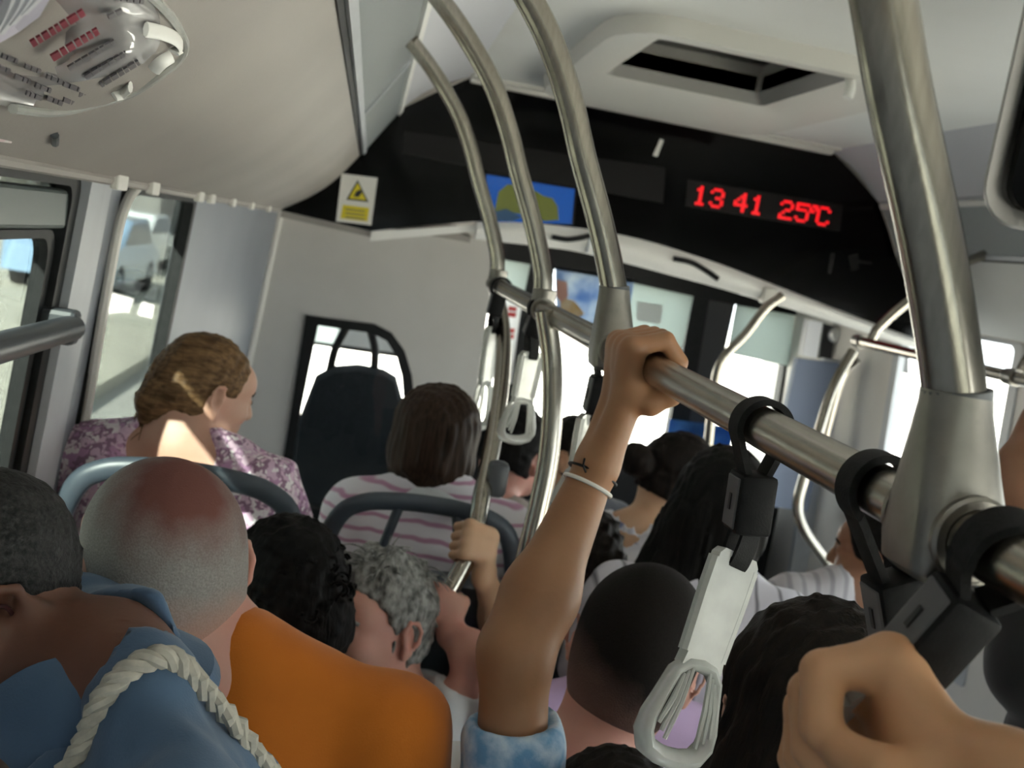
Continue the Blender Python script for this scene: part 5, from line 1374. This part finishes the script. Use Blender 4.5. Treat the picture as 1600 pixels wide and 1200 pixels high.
# --- woman in pink stripes
def bob(c):
    P = lambda x, y, z: c['Hc'] + c['R'] @ (A(x, y, z) * c['s'])
    ex = [('e', P(0, -.03, -.035), c['R'], A(.090, .082, .085), .03), ('e', P(.055, .0, -.045), c['R'], A(.036, .052, .07), .03), ('e', P(-.055, .0, -.045), c['R'], A(.036, .052, .07), .03), ('e', P(0, -.02, .05), c['R'], A(.088, .10, .08), .03)]
    hair_cap(c, 'hair_brown', .013, h=.005, amp=.0024, freq=120, dirs=(1.6, 1.6, .25), low=-.085, extra=ex, ears=False)
striped = person('woman with a brown bob in a pink and white striped shirt', (682, 692), 2.32, -24, 4, 0, tyaw=-8, npx=(683, 772, 2.28), hs=.93, skin='skin_a', top=dict(mat='cloth_pink_stripe', h=.009, name='striped_shirt'), fine=.005, sw=.98, hair=bob, wr=(.003, 30), neckline=.004, sleeves=.7)
collar(striped, 'cloth_white', r0=.062, flare=.03, hgt=.028, open_=30)
# --- man in beige beyond the poles
def short_black(c): hair_cap(c, 'hair_black', .010, h=.0055, amp=.002, freq=120, low=-.055)
beige = person('dark haired man in a beige T-shirt seen between the two curved poles', (805, 708), 2.95, -48, 4, 0, tyaw=-20, hs=1.05, skin='skin_pink', top=dict(mat='cloth_beige', h=.011), fine=.006, hair=short_black, floor=0, pose='stand', nshift=(-.02, -.01, 0), fat=1.1)
facing = person('dark haired passenger with a ruddy face, partly behind the raised wrist', (893, 712), 3.25, 60, 0, 0, tyaw=30, skin='skin_warm', top=dict(mat='cloth_dark', h=.013), fine=.006, hair=lambda c: (hair_cap(c, 'hair_black', .012, h=.006, amp=.002, freq=110), eyes_etc(c)), floor=0, pose='stand')
# --- woman in dark print holding the pole (behind the raised arm)
def dark_curls(c):
    P = lambda x, y, z: c['Hc'] + c['R'] @ (A(x, y, z) * c['s'])
    ex = [('e', P(.03, -.05, -.06), c['R'], A(.09, .07, .11), .04), ('e', P(-.03, -.05, -.06), c['R'], A(.09, .07, .11), .04)]
    hair_cap(c, 'hair_dark_brown', .016, h=.006, amp=.005, freq=120, low=-.12, extra=ex, ears=False)
hAx = at(737, 852, 1.956); hu = unit(at(752, 780, 2.0) - at(738, 850, 1.955))
navy = person('woman with dark wavy hair in a dark navy print dress, holding the curved pole', (900, 880), 2.15, -10, 6, 0, tyaw=25, hs=.97, ts=.95, skin='skin_warm', top=dict(mat='cloth_navy_print', h=.010, name='dress', sleeves=.35), fine=.006, hair=dark_curls, floor=0, pose='stand', nshift=(-.03, 0, .0),
              arms=[dict(side=-1, el=at(786, 990, 2.02), wr=at(756, 898, 1.945), grip=(hAx, hu, RT, A(.35, -.9, .0), A(-1, 0, 0)), s=.92, thick=.85)])
# --- girl with the raised arm on the rail
Yh = rail_y(1012); rAx = rail(Yh)
def brown_top(c): hair_cap(c, 'hair_dark_brown', .014, h=.005, amp=.003, freq=140, dirs=(1.4, 1.4, .5), low=-.10, ears=False)
wrp = at(934, 722, Yh - .012); elp = at(806, 1018, Yh - .10); shp_ = at(782, 1570, Yh - .13)
girl = person('girl in a pale denim shirt gripping the rail with a raised arm', (948, 1338), Yh - .12, 0, 8, 0, tyaw=0, hs=.95, ts=.9, skin='skin_tan', top=dict(mat='cloth_denim', h=.008, name='denim_shirt', sleeves={-1: .755, 1: .6}), fine=.0055, hair=brown_top, pose='stand', floor=.14,
              arms=[dict(side=-1, sh=shp_, el=elp, wr=wrp, grip=(rAx, -RD, RT, A(-.93, .0, -.30), A(0, 0, 1)), s=1.14, thick=.82, h=.0045)])
# wrist cords
ad = unit(elp - wrp)
t = thing('wrist_cords', 'thin black cord and pale band round the raised wrist', 'bracelet', wrp)
for off, rr, wd, m in ((.016, .0300, .0017, 'rubber'), (.031, .0290, .0026, 'trim_pale')):
    a = unit(np.cross(ad, A(0, 1, 0))); b = np.cross(ad, a); c_ = wrp + ad * off
    m_ = MB(); m_.ring([c_ + rr * (math.cos(q) * a + math.sin(q) * b) + ad * .004 * math.sin(q) for q in np.linspace(0, 6.28, 32, endpoint=False)], wd, 8, up=ad); m_.build('cord', m, t, True)
m_ = MB(); c_ = wrp + ad * .018; q_ = unit(np.cross(ad, A(0, 1, 0))); v_ = unit(A(0, 0, 0) + EYE - c_); m_.tube(spline([c_ + v_ * .026 - q_ * .008, c_ + v_ * .030 - q_ * .014 - ad * .006, c_ + v_ * .029 - q_ * .016 - ad * .014], 4), .0013, 6); m_.build('knot_end', 'rubber', t, True)
# --- cropped dark head in front of the clear handle
def buzz(c): hair_cap(c, scalp_mat('scalp_dark', c, (-.09, .03, -.06), .045, (.11, .085, .08), (.014, .011, .010), fade=(-.095, -.01, (.22, .13, .11), (.45, .1, 1))), .005, h=.0045, low=-.10, face=.0)
buzz_p = person('passenger with cropped dark hair, head behind the clear strap handle', (992, 1023), 1.38, -22, 8, 8, tyaw=-6, hs=1.06, skin='skin_pink', top=dict(mat='cloth_white', h=.011), fine=.005, hair=buzz, floor=0, pose='stand', ear=.8, nshift=(-.05, -.02, .0))
lilac = person('passenger in a lilac top, almost hidden behind the cropped dark head', (985, 990), 1.85, 0, 6, 0, tyaw=0, hs=.95, skin='skin_a', top=dict(mat='cloth_lilac', h=.012), fine=.0065, hair=lambda c: hair_cap(c, 'hair_dark_brown', .008, h=.006), floor=0, pose='stand', nshift=(-.03, 0, .02), sleeves=.3)
# --- big dark head at the lower right
def big_dark(c):
    P = lambda x, y, z: c['Hc'] + c['R'] @ (A(x, y, z) * c['s'])
    ex = [('e', P(0, -.04, -.07), c['R'], A(.092, .08, .12), .04), ('c', P(-.06, -.02, -.05), P(-.075, -.03, -.25), .04, .035, .04), ('c', P(.06, -.02, -.05), P(.075, -.03, -.25), .04, .035, .04), ('c', P(0, -.06, -.05), P(0, -.07, -.28), .06, .05, .04)]
    hair_cap(c, 'hair_dark_brown', .016, h=.005, amp=.003, freq=120, dirs=(1.5, 1.5, .3), low=-.12, extra=ex, ears=False)
dark = person('passenger with long dark hair and black clothes, beside the near fist', (1262, 1140), .98, -4, 4, 0, tyaw=0, hs=1.02, skin='skin_a', top=dict(mat='cloth_black', h=.010), fine=.006, hair=big_dark, floor=0, pose='stand', sw=1.05, sleeves=.6)
# --- long black hair
def long_black(c):
    P = lambda x, y, z: c['Hc'] + c['R'] @ (A(x, y, z) * c['s'])
    ex = [('e', P(0, -.02, -.02), c['R'], A(.092, .10, .10), .03), ('c', P(-.03, -.05, -.05), P(-.09, -.06, -.26), .065, .05, .04), ('c', P(-.06, -.03, -.08), P(-.13, -.05, -.30), .05, .03, .04), ('c', P(.03, -.06, -.05), P(0, -.07, -.24), .06, .04, .04)]
    hair_cap(c, 'hair_black', .014, h=.0055, amp=.003, freq=110, dirs=(1.6, 1.6, .2), low=-.14, extra=ex, ears=False)
longh = person('woman with long black hair in a pale striped top, behind the strap buckle', (1122, 795), 2.05, -14, 6, 6, tyaw=-5, hs=1.0, skin='skin_warm', top=dict(mat='cloth_lavender_stripe', h=.010), fine=.006, hair=long_black, floor=0, pose='stand', sleeves=.5)
# --- woman with a bun in a white print top
def dark_bun(c):
    P = lambda x, y, z: c['Hc'] + c['R'] @ (A(x, y, z) * c['s'])
    ex = [('e', P(0, -.135, .035), c['R'], A(.045, .045, .042), .012)]
    hair_cap(c, 'hair_dark_brown', .008, h=.0055, amp=.002, freq=130, low=-.06, extra=ex)
bunw = person('woman with a dark bun in a white printed top, right of the raised wrist', (1062, 752), 2.55, -75, 4, 0, tyaw=-30, hs=.98, skin='skin_warm', top=dict(mat='cloth_white_print', h=.011), fine=.006, hair=dark_bun, floor=0, pose='stand', nshift=(-.06, -.02, .0))
# --- striped shirt at right, and dark arm at the right edge
right = person('passenger in a grey striped shirt sitting below the rail, face behind a strap', (1372, 868), 2.45, 55, 4, 0, tyaw=10, hs=1.0, skin='skin_brown', top=dict(mat='cloth_grey_stripe', h=.010), fine=.006, hair=lambda c: (hair_cap(c, 'hair_black', .010, h=.006), eyes_etc(c)), floor=0, nshift=(-.09, .02, .06), sw=1.05, sleeves=.9)
eAx = mrail(1.45)
edge = person('brown armed passenger in black reaching for the rail at the right edge', (1790, 860), 1.55, -20, 0, 0, tyaw=0, skin='skin_brown', top=dict(mat='cloth_black', h=.013, sleeves=.45), fine=.007, hair=short_black, floor=0, pose='stand',
              arms=[dict(side=-1, el=at(1592, 770, 1.60), wr=at(1618, 655, 1.70), s=1.0)])
# --- the near hand on the strap
hAx0 = at(1362, 1130, YC - .01) - DIR_C * .0
t = thing('hand', 'large near hand closed round the strap handle at the lower right', 'hand', hAx0 - A(0, 0, .1))
wr_n = at(1575, 1250, YC - .05); el_n = A(.50, .14, 1.25)
gp = grip_prims(hAx0 + DIR_C * .040, -DIR_C, .014, A(.93, .05, .30), A(0, .3, .9), wr_n, 1.3, True, 208)
ap = [('c', wr_n, wr_n + (el_n - wr_n) * .35, .031, .044, .02), ('c', wr_n + (el_n - wr_n) * .35, el_n, .044, .050, .02)]
lo, hi = bounds(gp, .012); skin('skin_near', (.48, .25, .125), (.56, .31, .17))
f = sculpt(gp + ap, .006, [(lo, hi, .0028)]); V, Fq = f.mesh(); quick_mesh('fist', relax(V, Fq, 2, .4), Fq, 'skin_near', t)

# ------------------------------------------------------------------ seats
fN = floral['N']; seat('grey seat with an arched grab handle behind the woman in the flowered dress', (floral['base'][0] + .05, at(430, 742, 1.80)[1]), at(420, 738, 1.80)[2] - .008, .42, sh=.60)
sN = striped['N']; seat('grey seat with an arched grab handle behind the woman in pink stripes', (at(668, 775, 2.10)[0], 2.10), at(660, 775, 2.10)[2] - .006, .42, sh=.60)
for c_, lb, yw in ((orange, 'low grey seat under the man in the orange shirt', 0), (curly_p, 'low grey seat under the curly haired passenger', 0), (grey, 'low grey seat under the grey haired man', 0), (right, 'low grey seat under the passenger in grey stripes', 0)):
    h_ = c_['hip']; sh_ = h_[2] - .13 * c_['ts']; sg_ = 1 if yw == 0 else 1
    yb_ = h_[1] - .20 if yw == 0 else h_[1] - .20
    seat(lb, (h_[0], yb_), min(sh_ + .42, 1.08), .40, yaw=yw, floor=c_['fz'], sh=sh_, handle=False)
